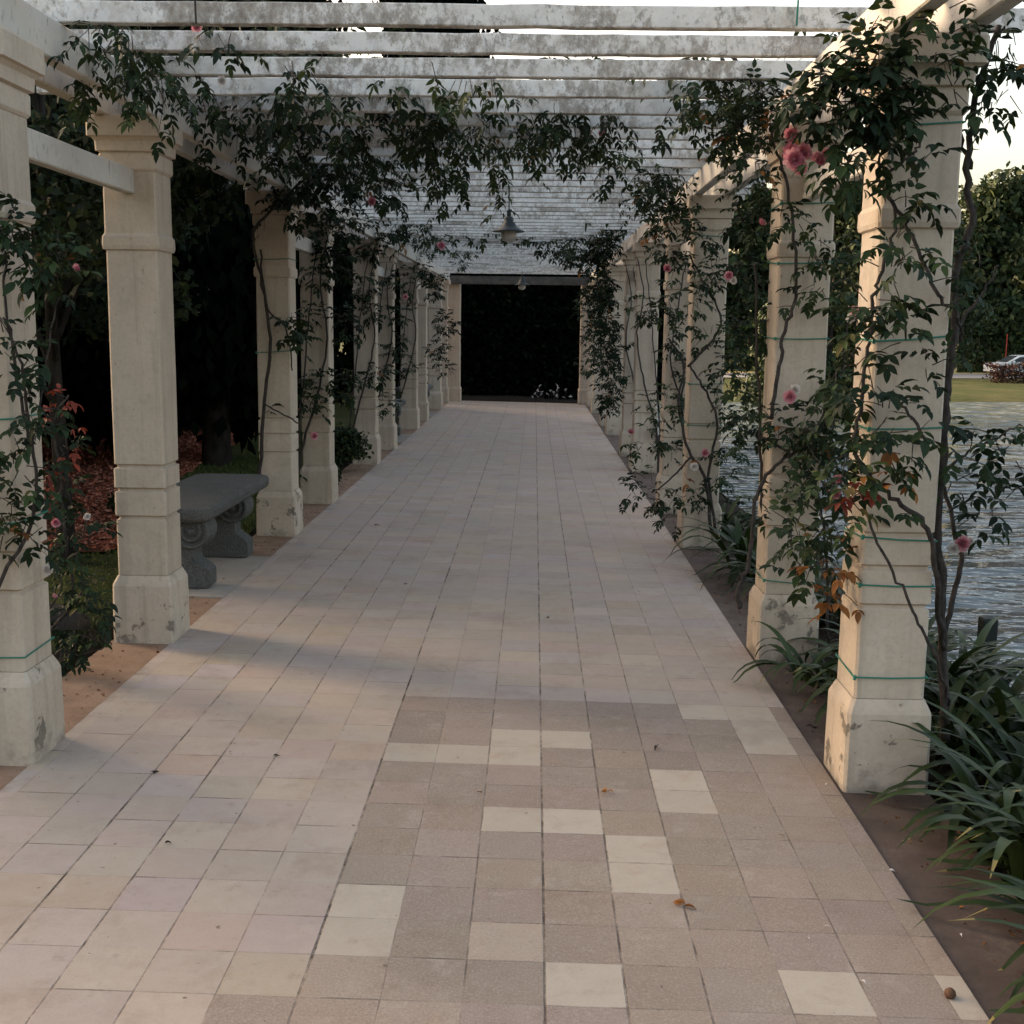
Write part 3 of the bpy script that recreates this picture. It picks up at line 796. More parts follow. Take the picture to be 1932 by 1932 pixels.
# second right column
b0 = px(1398, 1145, 5.75)
rose("climbing rose with bare grey canes crossing the second right column", tuple(b0), [
    ([b0] + P(5.76, (1392, 1120), (1412, 1060), (1428, 930), (1470, 872), (1530, 832), (1560, 760)), .013, .006),
    (P(5.76, (1440, 825), (1490, 860), (1520, 895), (1548, 950)) + P(6.1, (1560, 1100), (1560, 1220)), .006, .008),
    (P(5.78, (1455, 790), (1470, 690), (1478, 625), (1502, 560), (1497, 430), (1480, 330), (1457, 250), (1490, 190)), .010, .006),
    (P(6.0, (1565, 900), (1572, 800), (1590, 700), (1600, 600)), .006, .004),
    (P(6.0, (1445, 1150), (1440, 1000), (1435, 850), (1430, 700), (1425, 500)), .009, .006),
], C(5.72, (1440, 200, .15, 20, .35), (1475, 150, .1, 10, .4), (1370, 230, .12, 12, .4), (1335, 165, .09, 8, .5), (1410, 265, .1, 11, .35), (1445, 305, .08, 8, .35), (1300, 225, .08, 6, .4), (1345, 265, .07, 6),
     (1500, 415, .07, 6, .5), (1535, 470, .09, 9, .6), (1555, 540, .08, 7, .5), (1480, 380, .06, 5), (1510, 815, .12, 18, .4), (1460, 790, .08, 9, .35), (1555, 770, .11, 13, .45), (1590, 740, .08, 8), (1545, 900, .09, 9, .4), (1480, 940, .07, 6, .5),
     (1545, 840, .10, 12, .4), (1590, 820, .08, 8, .4), (1590, 900, .08, 8), (1510, 1010, .09, 9, .45), (1560, 560, .09, 9, .4, 6.2), (1575, 640, .09, 9, .4, 6.2), (1580, 480, .09, 9, .5, 6.2), (1410, 420, .14, 16, .3, 6.2), (1400, 520, .14, 16, .3, 6.2), (1410, 620, .14, 16, .3, 6.2), (1395, 710, .12, 12, .3, 6.2), (1420, 800, .1, 9, .3, 6.2), (1400, 330, .12, 12, .4, 6.2)),
    .043, GR,
    blooms=[(px(1490, 748, 5.6), .030, 0), (px(1500, 735, 5.62), .024, 1), (px(1376, 520, 5.9), .022, 0), (px(1384, 530, 5.9), .018, 1), (px(1437, 420, 5.7), .02, 0), (px(1580, 905, 5.6), .025, 0)],
    dry=C(5.75, (1470, 205, .05, 4), (1545, 1075, .06, 5), (1500, 270, .03, 2)))

# third right column
b0 = px(1342, 1005, 8.85)
rose("climbing rose drooping over the paving at the third right column", tuple(b0), [
    ([b0] + P(8.88, (1330, 900), (1300, 850), (1280, 760), (1290, 690), (1262, 640)), .014, .007),
    (P(8.88, (1350, 1000), (1338, 900), (1352, 790), (1320, 720), (1300, 690)), .012, .007),
    (P(8.88, (1300, 690), (1345, 640), (1360, 600), (1330, 540), (1300, 480)), .01, .006),
    (P(8.88, (1305, 860), (1270, 900), (1230, 930)), .008, .005),
], C(8.8, (1235, 350, .15, 24, .3), (1255, 415, .15, 24, .3), (1205, 390, .12, 8, .4), (1285, 370, .12, 9), (1330, 445, .08, 10, .3), (1345, 520, .10, 16, .3), (1310, 570, .08, 8, .35), (1330, 640, .1, 7), (1225, 580, .10, 14, .3), (1255, 640, .09, 10, .3), (1280, 500, .10, 8),
     (1250, 770, .12, 9, .4), (1225, 830, .12, 10, .35), (1215, 925, .16, 13, .3), (1265, 960, .14, 12, .3), (1300, 930, .1, 8, .3), (1370, 780, .18, 16, .4), (1370, 880, .18, 14, .4), (1390, 960, .14, 10, .35), (1380, 690, .14, 12, .3)),
    .045, GR, blooms=[(px(1376, 520, 8.75), .03, 0), (px(1258, 507, 8.7), .03, 0), (px(1330, 855, 8.7), .03, 0), (px(1310, 880, 8.75), .03, 1)], dry=C(8.8, (1250, 440, .06, 4), (1290, 890, .03, 2)))

def column_rose(label, cy, cx, side, clumps, size, blooms=(), stemz=2.4, tint=.3, dry=(), z0=0.0, dens=1.0):
    size = min(size, .052); clumps = [(c_[0], c_[1] * .62, max(2, int(c_[2] * dens))) + tuple(c_[3:]) for c_ in clumps]
    yy = cy - .165; oz = -1 if cx < 0 else 1; b0 = (cx + oz * .20, yy - .02, z0)
    st = [([b0, (cx + oz * .12, yy, .5), (cx + side * .02, yy - .01, 1.0), (cx + side * .12, yy, 1.5), (cx + side * .06, yy, 2.0), (cx + side * .14, yy, stemz)], .013, .006),
          ([b0, (cx + oz * .15, yy, .7), (cx - side * .08, yy, 1.3), (cx - side * .02, yy, 1.9), (cx + side * .05, yy, stemz)], .010, .005)]
    rose(label, b0, st, clumps, size, GR, blooms=blooms, tint=tint, dry=dry)
column_rose("climbing rose on the fourth right column behind the drooping one", 10.82, RX, 1, C(10.6, (1262, 560, .16, 12), (1272, 680, .16, 12), (1262, 760, .16, 12), (1268, 850, .14, 9), (1258, 470, .2, 14)), .055, blooms=[(px(1190, 815, 10.5), .03, 0)], dens=.8)
column_rose("climbing rose thickly massed on the fifth right column", 13.96, RX, -1, C(14.2, (1143, 462, .24, 30, .25), (1122, 500, .26, 34, .22), (1090, 488, .18, 14, .3), (1135, 560, .24, 34, .22), (1142, 620, .22, 28, .22), (1140, 680, .2, 22, .25), (1150, 740, .18, 14, .25), (1158, 428, .18, 14, .3), (1070, 478, .14, 7, .35), (1205, 640, .12, 4, .3)), .055, dens=1.7, tint=.22)
column_rose("climbing rose on the sixth right column with a few dry leaves", 15.66, RX, -1, C(15.4, (1130, 540, .32, 26), (1125, 600, .3, 22), (1140, 660, .28, 20), (1155, 710, .25, 18), (1150, 760, .2, 10)), .055, dens=1.6, tint=.22, dry=C(15.3, (1130, 600, .1, 2)))
column_rose("sparse climbing rose on the far right columns near the dark end", 20.5, RX, -1, C(20.2, (1110, 575, .35, 16), (1115, 640, .3, 14), (1105, 690, .25, 8)), .08, dry=C(20, (1108, 600, .15, 2)), dens=1.45)
# left columns
b0 = (-2.16, 4.02, 0.0)
rose("climbing rose with round leaves on the cut-off front left column", tuple(b0), [
    ([b0, (-1.93, 4.08, .55)] + P(4.1, (62, 980), (66, 860), (48, 740), (38, 680), (14, 600)), .008, .004),
    (P(4.12, (60, 850), (30, 690), (8, 560), (12, 470)), .006, .004), (P(4.1, (70, 800), (85, 700), (110, 560)), .004, .003)],
    C(4.05, (20, 440, .10, 11, .3), (55, 470, .08, 8, .3), (105, 480, .08, 7, .45), (90, 530, .07, 6, .6), (18, 640, .07, 6, .35), (35, 700, .06, 6, .35), (45, 770, .07, 7, .35), (70, 800, .05, 4), (30, 880, .08, 9, .4), (20, 950, .07, 7, .4), (40, 1010, .05, 4, .4), (5, 1010, .05, 4, .6), (10, 420, .06, 5)),
    .043, GR, blooms=[(px(146, 508, 4.3), .02, 0), (px(88, 1075, 4.3), .020, 1)], dry=C(4.1, (82, 505, .015, 1), (8, 1025, .03, 2)))
b0 = px(490, 900, 8.95)
rose("climbing rose arching from the third left column into the joists", tuple(b0), [
    ([b0] + P(8.9, (498, 760), (510, 640), (492, 520), (478, 440), (530, 380), (600, 320), (680, 290)), .014, .008),
    (P(8.88, (490, 470), (505, 580), (540, 620), (550, 700)), .008, .005), (P(8.88, (496, 758), (530, 780), (565, 800)), .006, .006)],
    C(8.8, (540, 345, .2, 18, .25), (600, 295, .22, 20, .25), (520, 270, .2, 16, .25), (650, 305, .22, 18, .3), (450, 275, .2, 14, .2), (705, 345, .18, 13, .3), (545, 600, .1, 7, .35), (560, 640, .08, 5), (740, 370, .13, 7, .35), (620, 370, .15, 12, .25), (580, 400, .15, 10, .25)),
    .055, GR, blooms=[(px(702, 380, 8.5), .03, 0), (px(594, 822, 8.8), .03, 0)])
column_rose("climbing rose bushy around the fourth left column top", 10.82, LX, 1, C(10.5, (615, 450, .22, 18, .25), (655, 415, .22, 18, .25), (645, 500, .2, 16, .25), (600, 510, .15, 9), (600, 725, .15, 10, .35), (650, 610, .18, 12, .25), (655, 720, .18, 13, .35), (580, 590, .1, 6), (590, 760, .1, 6)), .055, dens=1.45)
column_rose("climbing rose with one arching shoot on the fifth left column", 13.96, LX, 1, C(13.7, (700, 455, .28, 20, .25), (740, 430, .18, 11, .3), (790, 430, .15, 8, .35), (825, 455, .12, 6), (700, 590, .2, 12, .3), (715, 700, .2, 12, .3), (690, 540, .2, 12, .25), (735, 760, .15, 7)), .062, blooms=[(px(833, 463, 13.5), .045, 0), (px(765, 560, 13.5), .03, 0)], dens=1.45)
column_rose("climbing rose on the sixth left column", 15.66, LX, 1, C(15.4, (755, 590, .2, 12), (745, 650, .2, 12), (770, 690, .15, 7), (760, 530, .25, 14, .3)), .065, dens=1.45)
column_rose("tall leafy climbing rose on the seventh left column", 18.8, LX, 1, C(18.5, (820, 540, .32, 22, .25), (838, 610, .3, 20, .25), (825, 660, .25, 14, .25), (800, 500, .3, 16, .3), (870, 490, .22, 9, .35), (890, 470, .15, 5, .5), (840, 690, .2, 8)), .075, dens=1.45)

# vines hanging from and lying on the joists
GV = "rose vines hanging from the pergola joists"
def vine(label, seeds, size=.05, tops=(), tint=.35, blooms=()):
    root = empty("hanging_vine", tuple(seeds[0][0]), label, "vine", GV)
    S, L = MB(), Leaves()
    for (p, n, ln, tn) in seeds:
        p = Vector(p)
        for k in range(n):
            o = Vector((random.gauss(0, .10), random.gauss(0, .13), random.uniform(.0, .10)))
            d = Vector((random.gauss(0, .5), random.gauss(0, .5), random.uniform(-1.1, -.1)))
            spray(L, S, p + o, d, ln * random.uniform(.5, 1.15), size, tn + random.uniform(-.1, .1), 1.0, size * .85, 5)
    for (x0, x1, y0, y1, n) in tops:                        # growth lying over the joists
        for k in range(n):
            p = Vector((random.uniform(x0, x1), random.uniform(y0, y1), JZ + .09 + random.random() ** 2 * .22))
            spray(L, S, p, Vector((random.gauss(0, 1), random.gauss(0, 1), random.uniform(-.3, .4))), random.uniform(.2, .45), size * 1.15, tint + random.uniform(-.15, .2), .25, size, 5)
        for k in range(max(2, n // 20)):
            a = Vector((random.uniform(x0, x1), y0, JZ + .10)); bq = Vector((random.uniform(x0, x1), y1, JZ + .12))
            S.tube(smooth_path([a, a.lerp(bq, .35) + rv(.06), a.lerp(bq, .7) + rv(.06), bq], 5), .009, 6)
    S.build("stem", M_STEM, root, True); L.build("foliage", M_ROSELEAF, root, None, .8)
    for (c, r, pale) in blooms: blossom(c, r, (CAMV - Vector(c)) + rv(.3), pale, root)
def H(u, v, n, ln, tn=.35, Z=2.74):
    p0, p1 = px(u, v, 1.0), CAM
    D = p0 - p1; tt = (Z - CAM[2]) / D[2]
    return (tuple(CAM + D * tt), n, ln, tn)
vine("vine tangle hanging at the left beam under the second joist", [H(215, 75, 6, .30, .45), H(260, 85, 6, .34, .5), H(205, 110, 4, .28, .4), H(300, 170, 5, .3, .35), H(280, 120, 4, .36, .4), H(430, 85, 2, .14, .4), H(560, 100, 2, .14, .45)], .048, [(-2.3, -1.2, 5.0, 6.2, 24)], blooms=[(px(371, 50, 5.1), .022, 0), (px(419, 152, 5.6), .02, 1)])
vine("broad dark vine mass shading the left joists", [H(400, 200, 3, .35, .2), H(480, 190, 2, .4, .2), H(560, 190, 2, .35, .25), H(640, 190, 2, .32, .25), H(460, 250, 4, .35, .2), H(560, 250, 4, .4, .2), H(660, 240, 3, .4, .25), H(350, 260, 3, .3, .2), H(600, 300, 5, .35, .25), H(690, 155, 2, .2, .4), H(520, 140, 2, .2, .35)],
     .05, [(-2.3, -.45, 6.3, 8.2, 230), (-2.2, -1.0, 8.2, 10.2, 80)], tint=.3)
vine("leafy vine sprays hanging above the pendant lamp", [H(760, 240, 3, .36, .45), H(800, 255, 4, .42, .5), H(850, 250, 4, .42, .5), H(900, 240, 4, .38, .5), H(945, 250, 4, .3, .55), H(965, 285, 4, .42, .6), H(830, 320, 5, .40, .4), H(720, 300, 5, .36, .35), H(690, 350, 5, .35, .3), H(880, 160, 4, .22, .6), H(895, 165, 3, .2, .6)], .05, [(-.9, 0, 6.5, 7.8, 36)])
vine("vine branch reaching towards the middle of the joists at right", [H(1040, 215, 5, .26, .35), H(1080, 225, 5, .32, .4), H(1110, 230, 5, .34, .4), H(1140, 270, 6, .32, .45), H(1170, 290, 3, .2, .5), H(1050, 260, 4, .25, .45)], .05, [(.05, .5, 6.5, 7.3, 14)], blooms=[(px(1136, 252, 6.9), .02, 0)])
vine("vine growth over the right ends of the joists", [H(1340, 160, 5, .22, .45), H(1310, 205, 5, .26, .4), H(1400, 185, 5, .25, .35), H(1450, 210, 5, .3, .35), H(1210, 370, 3, .34, .35), H(1250, 330, 4, .36, .35)], .048, [(.75, 1.7, 5.6, 7.0, 26), (.9, 1.7, 8.4, 10.5, 40)])
vine("thin dark vine over the far joists of the pergola", [H(760, 425, 5, .3, .3), H(1060, 455, 5, .25, .3), H(1090, 470, 6, .3, .3)], .07, [(-2.1, -1.4, 12.5, 20, 36), (1.0, 1.7, 13, 20, 36), (-1.9, 1.2, 15.3, 16.7, 70)])

# ------------------------------------------------------------------ twine ties
def twine(cx, cy, zs, label, w_=.131):
    root = empty("garden_twine", (cx, cy, zs[0]), label, "twine", "green twine tied round the columns")
    for z in zs:
        ww = w_ + (.012 if 1.95 < z < 2.06 else 0)
        mb = MB(); dz = [random.uniform(-.012, .012) for _ in range(4)]
        pts = [(cx - ww, cy - ww, z + dz[0]), (cx, cy - ww - .001, z + (dz[0] + dz[1]) / 2 - .003), (cx + ww, cy - ww, z + dz[1]), (cx + ww, cy + ww, z + dz[2]), (cx - ww, cy + ww, z + dz[3]), (cx - ww, cy - ww, z + dz[0])]
        mb.tube(pts, .0032, 5)
        mb.tube([(cx - ww, cy - ww - .004, z + dz[0] - .008), (cx - ww + .003, cy - ww - .006, z + dz[0] + .008)], .006, 5)
        mb.build("tie", M_TWINE, root)
twine(RX, 4.28, [.407, .738, .905, 1.289, 1.597, 2.31], "green twine ties round the front right column")
twine(RX, 5.98, [.385, 1.058, 1.591, 1.945, 2.212], "green twine ties round the second right column")
twine(RX, 9.12, [.919, 1.228, 2.30], "green twine ties round the third right column")
twine(LX, 4.28, [.422, .905, 1.282], "green twine ties round the front left column")
twine(LX, 9.12, [1.42, 2.1], "green twine ties round the third left column")
mb = MB(); mb.tube(P(4.70, (1506, 0), (1504, 30), (1503, 48)), .004, 5)
tag(mb.build("hanging_twine", M_TWINE), "short green cord looped over the front joist at right", "twine")
mb = MB(); mb.tube(P(4.68, (368, -5), (369, 25), (370, 44)), .004, 5)
tag(mb.build("dangling_stem", M_STEM), "thin dark stem dangling over the front joist at left", "stem")

# ------------------------------------------------------------------ strap-leaved plants on the bank
def strap_plant(x, y, n, ln, label, wid=.042, z=None):
    n = int(n * 1.25)
    z = float(ground_z(x, y)) - .01 if z is None else z
    root = empty("strap_leaf_plant", (x, y, z), label, "plant", "strap-leaved plants along the lake bank")
    V, F, T = [], [], []
    segs = 9
    for k in range(n):
        a = random.uniform(0, 6.283); el = random.uniform(.75, 1.45); L_ = ln * random.uniform(.6, 1.15)
        p = Vector((x + random.gauss(0, .045), y + random.gauss(0, .045), z)); hd = Vector((math.cos(a), math.sin(a), 0)); sd_ = Vector((-hd.y, hd.x, 0))
        tn = random.uniform(.15, .8); tip = tn if random.random() > .15 else .97; wv = wid * random.uniform(.75, 1.2); tw = random.gauss(0, .25)
        b_ = len(V); bend = random.uniform(1.2, 2.5)
        for i in range(segs + 1):
            s_ = i / segs; e_ = el - bend * s_ ** 1.4
            if i: p = p + (hd * math.cos(e_) + Vector((0, 0, 1)) * math.sin(e_)) * (L_ / segs)
            if p.z < z + .01 - max(0, (p - Vector((x, y, z))).dot(Vector((1, 0, 0)))) * .9: p.z = max(p.z, z + .01 - max(0, p.x - x) * .9)
            if p.x < 1.48: p.z = max(p.z, .012)
            wd = wv * (min(1, .55 + 1.2 * s_) * (1 - max(0, s_ - .55) / .47) if s_ < .995 else .03)
            nrm = (sd_ * math.sin(tw) * 0 + Vector((0, 0, 1)))
            for q in (-.5, 0, .5): V.append(p + sd_ * wd * q * 2 * .5 + nrm * (-.12 * wd if q == 0 else 0))
            if i:
                for j in (0, 1): F.append((b_ + (i - 1) * 3 + j, b_ + (i - 1) * 3 + j + 1, b_ + i * 3 + j + 1, b_ + i * 3 + j)); T.append(tn if i < segs else tip)
    me = bpy.data.meshes.new("leaves"); me.from_pydata([tuple(q) for q in V], [], F); me.update()
    at = me.attributes.new("tint", 'FLOAT', 'FACE'); at.data.foreach_set("value", np.array(T, np.float32))
    o = link("leaves", me, M_STRAP, root, True); o['kind'] = "stuff"
SP = [(1.60, 3.45, 40, .60, "dark strap-leaved clump with yellowed tips beside the front right plinth"), (1.58, 3.0, 40, .62, "strap-leaved clump spilling over the paving edge in the lower right corner"), (1.62, 3.85, 36, .55, "strap-leaved clump against the front right plinth"),
      (1.78, 4.1, 38, .60, "strap-leaved clump on the bank outside the front right plinth"), (1.72, 4.55, 34, .58, "strap-leaved clump just behind the front right plinth"), (1.9, 4.9, 34, .6, "strap-leaved clump under the thick rose stem by the water"), (1.44, 4.95, 24, .45, "small strap-leaved clump between the two front right columns"),
      (1.72, 5.6, 30, .55, "strap-leaved clump outside the second right plinth"), (1.34, 5.38, 16, .42, "thin strap-leaved tuft on the brown strip before the second right plinth"), (1.95, 5.9, 30, .55, "strap-leaved clump by the dark post at the water"),
      (1.50, 8.0, 40, .68, "tall strap-leaved clump before the third right column"), (1.60, 7.4, 36, .66, "strap-leaved clump between second and third right columns"), (1.85, 8.4, 30, .6, "strap-leaved clump on the bank by the third right column"), (1.66, 6.8, 26, .55, "strap-leaved clump past the second right column"),
      (1.64, 9.8, 26, .6, "strap-leaved clump behind the third right column"), (1.68, 11.6, 24, .6, "strap-leaved clump behind the fourth right column"), (2.05, 4.4, 34, .62, "strap-leaved clump lowest on the bank at right"), (1.86, 3.6, 34, .62, "strap-leaved clump at the right picture edge"), (2.15, 5.2, 36, .66, "upright strap-leaved clump between the thick stem and the dark post"), (2.05, 5.5, 40, .85, "tall strap-leaved clump in front of the dark post"), (1.82, 5.15, 36, .8, "tall strap-leaved clump left of the dark post"), (2.3, 6.1, 40, .8, "strap-leaved clump hiding the foot of the dark post"), (2.0, 4.65, 36, .62, "dense strap-leaved clump right of the thick rose stem"), (1.9, 6.7, 30, .6, "strap-leaved clump beyond the dark post"), (1.56, 2.62, 36, .62, "nearest strap-leaved clump at the paving edge")]
for a_ in SP: strap_plant(*a_)

# dark post by the water
mb = MB(); p0 = px(1865, 1165, 6.5); mb.stack(p0[0], 6.5, [(-.55, .042, .042), (p0[2] - .01, .042, .042), (p0[2], .036, .036)], .006)
tag(mb.build("dark_post", M_POST), "short square dark post at the lake edge", "post")

# ------------------------------------------------------------------ trees
def crown_cards(n, centres, radii, size, rngl, shell=.55):
    """Leaf cards spread through a union of ellipsoid clumps, thinner inside."""
    centres, radii = np.asarray(centres, float), np.asarray(radii, float)
    wgt = np.prod(radii, 1) ** (2 / 3); k = rngl.choice(len(centres), n, p=wgt / wgt.sum())
    u = rngl.normal(size=(n, 3)); u /= np.linalg.norm(u, axis=1, keepdims=True)
    rr = (shell + (1 - shell) * rngl.random(n)) * (1 + .12 * rngl.normal(size=n))
    O = centres[k] + u * radii[k] * rr[:, None]
    N = u + rngl.normal(size=(n, 3)) * .6
    D = rngl.normal(size=(n, 3)) + np.array([0, 0, -.5])
    return O, D, N, size * rngl.uniform(.6, 1.3, n)

def tree(name, label, base, height, spread, n, size, mat, trunk_r, seed, group=None, bark=None, crown_from=.3, nclump=26, cat="tree", droop=False, lean=(0, 0)):
    rg = np.random.default_rng(seed); rd = random.Random(seed)
    x, y, z = base; root = empty(name, base, label, cat, group)
    mb = MB(); th = height * .8
    top = Vector((x + lean[0], y + lean[1], z + th))
    mb.tube(smooth_path([(x, y, z - .15), (x + .02, y, z + .25), (x + .1 * spread * rd.uniform(-1, 1), y, z + th * .45), top], 5),
            list(np.interp(np.linspace(0, 1, 16), [0, .12, .5, 1], [trunk_r * 1.7, trunk_r, trunk_r * .7, trunk_r * .15])), 9)
    cs, rs = [], []
    for k in range(nclump):
        a = rd.uniform(0, 6.283); f = crown_from + (1 - crown_from) * rd.random()
        rad = spread * (math.sin(min(1, (1 - f) / (1 - crown_from) * .85 + .15) * math.pi * .62)) * rd.uniform(.35, 1.0) * .8
        c = (x + lean[0] * f + rad * math.cos(a), y + lean[1] * f + rad * math.sin(a), z + height * f * .95)
        cs.append(c); q = spread * rd.uniform(.22, .40); rs.append((q, q, q * (1.35 if droop else .7)))
        if k < 12:
            p = Vector((x + lean[0] * f * .6, y + lean[1] * f * .6, z + height * f * .6)); mb.tube(smooth_path([p, p.lerp(Vector(c), .5) + Vector((0, 0, .1 * spread)), c], 4), [trunk_r * .35 * (1 - .08 * i) for i in range(9)], 5)
    mb.build("trunk", bark or M_BARK, root, True)
    O, D, N, S_ = crown_cards(n, cs, rs, size, rg)
    if droop: D = D * .35 + np.array([0, 0, -1.0])
    O[:, 2] = np.maximum(O[:, 2], z + .04)
    lum = np.clip(.42 + .16 * rg.normal(size=n) + .22 * np.repeat(rg.normal(size=(n // 40 + 1)), 40)[:n] * .6, 0, 1)
    cards("crown", CARD_V, CARD_F, O, D, N, S_, lum, mat, root)
    return root
GT = "dark trees massed behind the left columns"
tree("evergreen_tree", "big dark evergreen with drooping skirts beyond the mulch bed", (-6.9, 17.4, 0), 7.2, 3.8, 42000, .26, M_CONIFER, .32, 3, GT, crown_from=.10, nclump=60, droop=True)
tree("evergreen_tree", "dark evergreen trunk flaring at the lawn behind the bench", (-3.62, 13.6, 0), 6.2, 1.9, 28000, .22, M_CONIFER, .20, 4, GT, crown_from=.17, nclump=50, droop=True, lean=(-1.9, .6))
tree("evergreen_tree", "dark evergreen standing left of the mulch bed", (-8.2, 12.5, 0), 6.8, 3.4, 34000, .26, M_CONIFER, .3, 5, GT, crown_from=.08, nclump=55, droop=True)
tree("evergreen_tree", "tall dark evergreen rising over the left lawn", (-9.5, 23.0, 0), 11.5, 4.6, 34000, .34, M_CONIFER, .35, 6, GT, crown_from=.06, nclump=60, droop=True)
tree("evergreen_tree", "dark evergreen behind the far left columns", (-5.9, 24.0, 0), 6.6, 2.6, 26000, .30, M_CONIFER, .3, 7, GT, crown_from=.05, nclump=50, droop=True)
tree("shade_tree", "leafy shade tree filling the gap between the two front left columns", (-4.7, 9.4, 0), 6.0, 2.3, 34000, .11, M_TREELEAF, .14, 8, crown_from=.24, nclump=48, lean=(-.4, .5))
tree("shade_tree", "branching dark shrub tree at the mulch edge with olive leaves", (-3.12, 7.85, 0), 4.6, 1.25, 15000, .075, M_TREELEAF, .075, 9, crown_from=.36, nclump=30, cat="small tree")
tree("shade_tree", "unseen leafy tree added left of the front left column to block sun", (-5.6, 5.4, 0), 5.2, 2.0, 22000, .11, M_TREELEAF, .13, 10, crown_from=.12, nclump=44)  # out-of-view tree added to keep low sun off the near paving
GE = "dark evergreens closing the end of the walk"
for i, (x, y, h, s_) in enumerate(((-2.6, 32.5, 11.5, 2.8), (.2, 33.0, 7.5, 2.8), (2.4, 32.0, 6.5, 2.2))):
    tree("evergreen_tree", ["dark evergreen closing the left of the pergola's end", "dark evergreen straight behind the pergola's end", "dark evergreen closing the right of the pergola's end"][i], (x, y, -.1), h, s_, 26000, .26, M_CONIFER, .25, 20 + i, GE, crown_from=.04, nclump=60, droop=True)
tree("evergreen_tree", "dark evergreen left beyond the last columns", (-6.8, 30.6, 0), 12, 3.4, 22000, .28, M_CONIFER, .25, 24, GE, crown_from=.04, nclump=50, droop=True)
# clipped dark hedge behind the end
def hedge(name, label, x0, x1, y0, y1, z0, z1, n, size, mat, seed, cat="hedge", group=None):
    rg = np.random.default_rng(seed); root = empty(name, ((x0 + x1) / 2, (y0 + y1) / 2, z0), label, cat, group)
    L3 = np.array([x1 - x0, y1 - y0, z1 - z0]); O = np.array([x0, y0, z0]) + rg.random((n, 3)) * L3
    f = rg.random(n); O[f < .45, 1] = y0 + rg.normal(size=(f < .45).sum()) * .06
    O[(f > .45) & (f < .7), 2] = z1 + rg.normal(size=((f > .45) & (f < .7)).sum()) * .06
    O[:, 2] += .12 * np.sin(O[:, 0] * 1.7 + seed) * (O[:, 2] - z0) / (z1 - z0)
    N = rg.normal(size=(n, 3)); D = rg.normal(size=(n, 3)); lum = np.clip(.4 + .25 * rg.normal(size=n), 0, 1)
    mb = MB(); 
    for k in range(6):
        xx = x0 + (x1 - x0) * (k + .5) / 6; mb.tube([(xx, (y0 + y1) / 2, z0 - .1), (xx + .03, (y0 + y1) / 2, z1 - .15)], .04, 5)
    mb.build("trunk", M_BARK, root)
    cards("foliage", CARD_V, CARD_F, O, D, N, size * rg.uniform(.6, 1.3, n), lum, mat, root)
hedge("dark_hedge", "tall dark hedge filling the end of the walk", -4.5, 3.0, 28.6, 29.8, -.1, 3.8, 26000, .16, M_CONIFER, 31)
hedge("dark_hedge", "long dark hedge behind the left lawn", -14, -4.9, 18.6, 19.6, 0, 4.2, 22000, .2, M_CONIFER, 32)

# small flowers glinting at the end
root = empty("white_flowers", (.6, 27.6, 0), "small white flowers at the dark end of the walk", "flowers")
mb = MB(); O = []
for k in range(26):
    x, y, z = random.gauss(.45, .25), 27.5 + random.uniform(-.15, .15), abs(random.gauss(0, .13)) + .05
    mb.tube([(x, y, -.15), (x + random.gauss(0, .03), y, z)], .004, 4); O.append((x, y, z))
mb.build("stem", M_STEM, root)
cards("petals", CARD_V, CARD_F, np.repeat(O, 4, 0), rng.normal(size=(len(O) * 4, 3)), rng.normal(size=(len(O) * 4, 3)) + [0, -1, .4], .045, rng.random(len(O) * 4), M_PALE, root)['kind'] = 'stuff'

# low shrubs along the left edge
def shrub(label, c, r, n, size, mat, seed, name="low_shrub", cat="shrub", group=None):
    rg = np.random.default_rng(seed); rd = random.Random(seed); root = empty(name, c, label, cat, group)
    mb = MB(); cs, rs = [], []
    for k in range(9):
        a = rd.uniform(0, 6.28); q = rd.uniform(0, .6)
        p = (c[0] + r[0] * q * math.cos(a), c[1] + r[1] * q * math.sin(a), c[2] + r[2] * rd.uniform(.7, 1.4))
        cs.append(p); rs.append((r[0] * .5, r[1] * .5, r[2] * .5)); mb.tube(smooth_path([(c[0], c[1], c[2] - .06), ((c[0] + p[0]) / 2 + .02, (c[1] + p[1]) / 2, (c[2] + p[2]) / 2), p], 3), .008, 5)
    mb.build("stem", M_BARK, root)
    O, D, N, S_ = crown_cards(n, cs, rs, size, rg, .3)
    cards("foliage", CARD_V, CARD_F, O, D, N, S_, np.clip(.45 + .25 * rg.normal(size=n), 0, 1), mat, root)
shrub("low mounded dark green shrub before the fifth left column", (-2.12, 13.1, .02), (.48, .4, .30), 3200, .05, M_TREELEAF, 41)
shrub("small round shrub tuft at the walk edge by the fourth left column", (-1.98, 11.9, .0), (.13, .16, .13), 700, .04, M_TREELEAF, 42)
shrub("tiny green tuft on the mulch bed behind the front left columns", (-3.35, 9.7, .03), (.14, .14, .12), 500, .04, M_TREELEAF, 43)
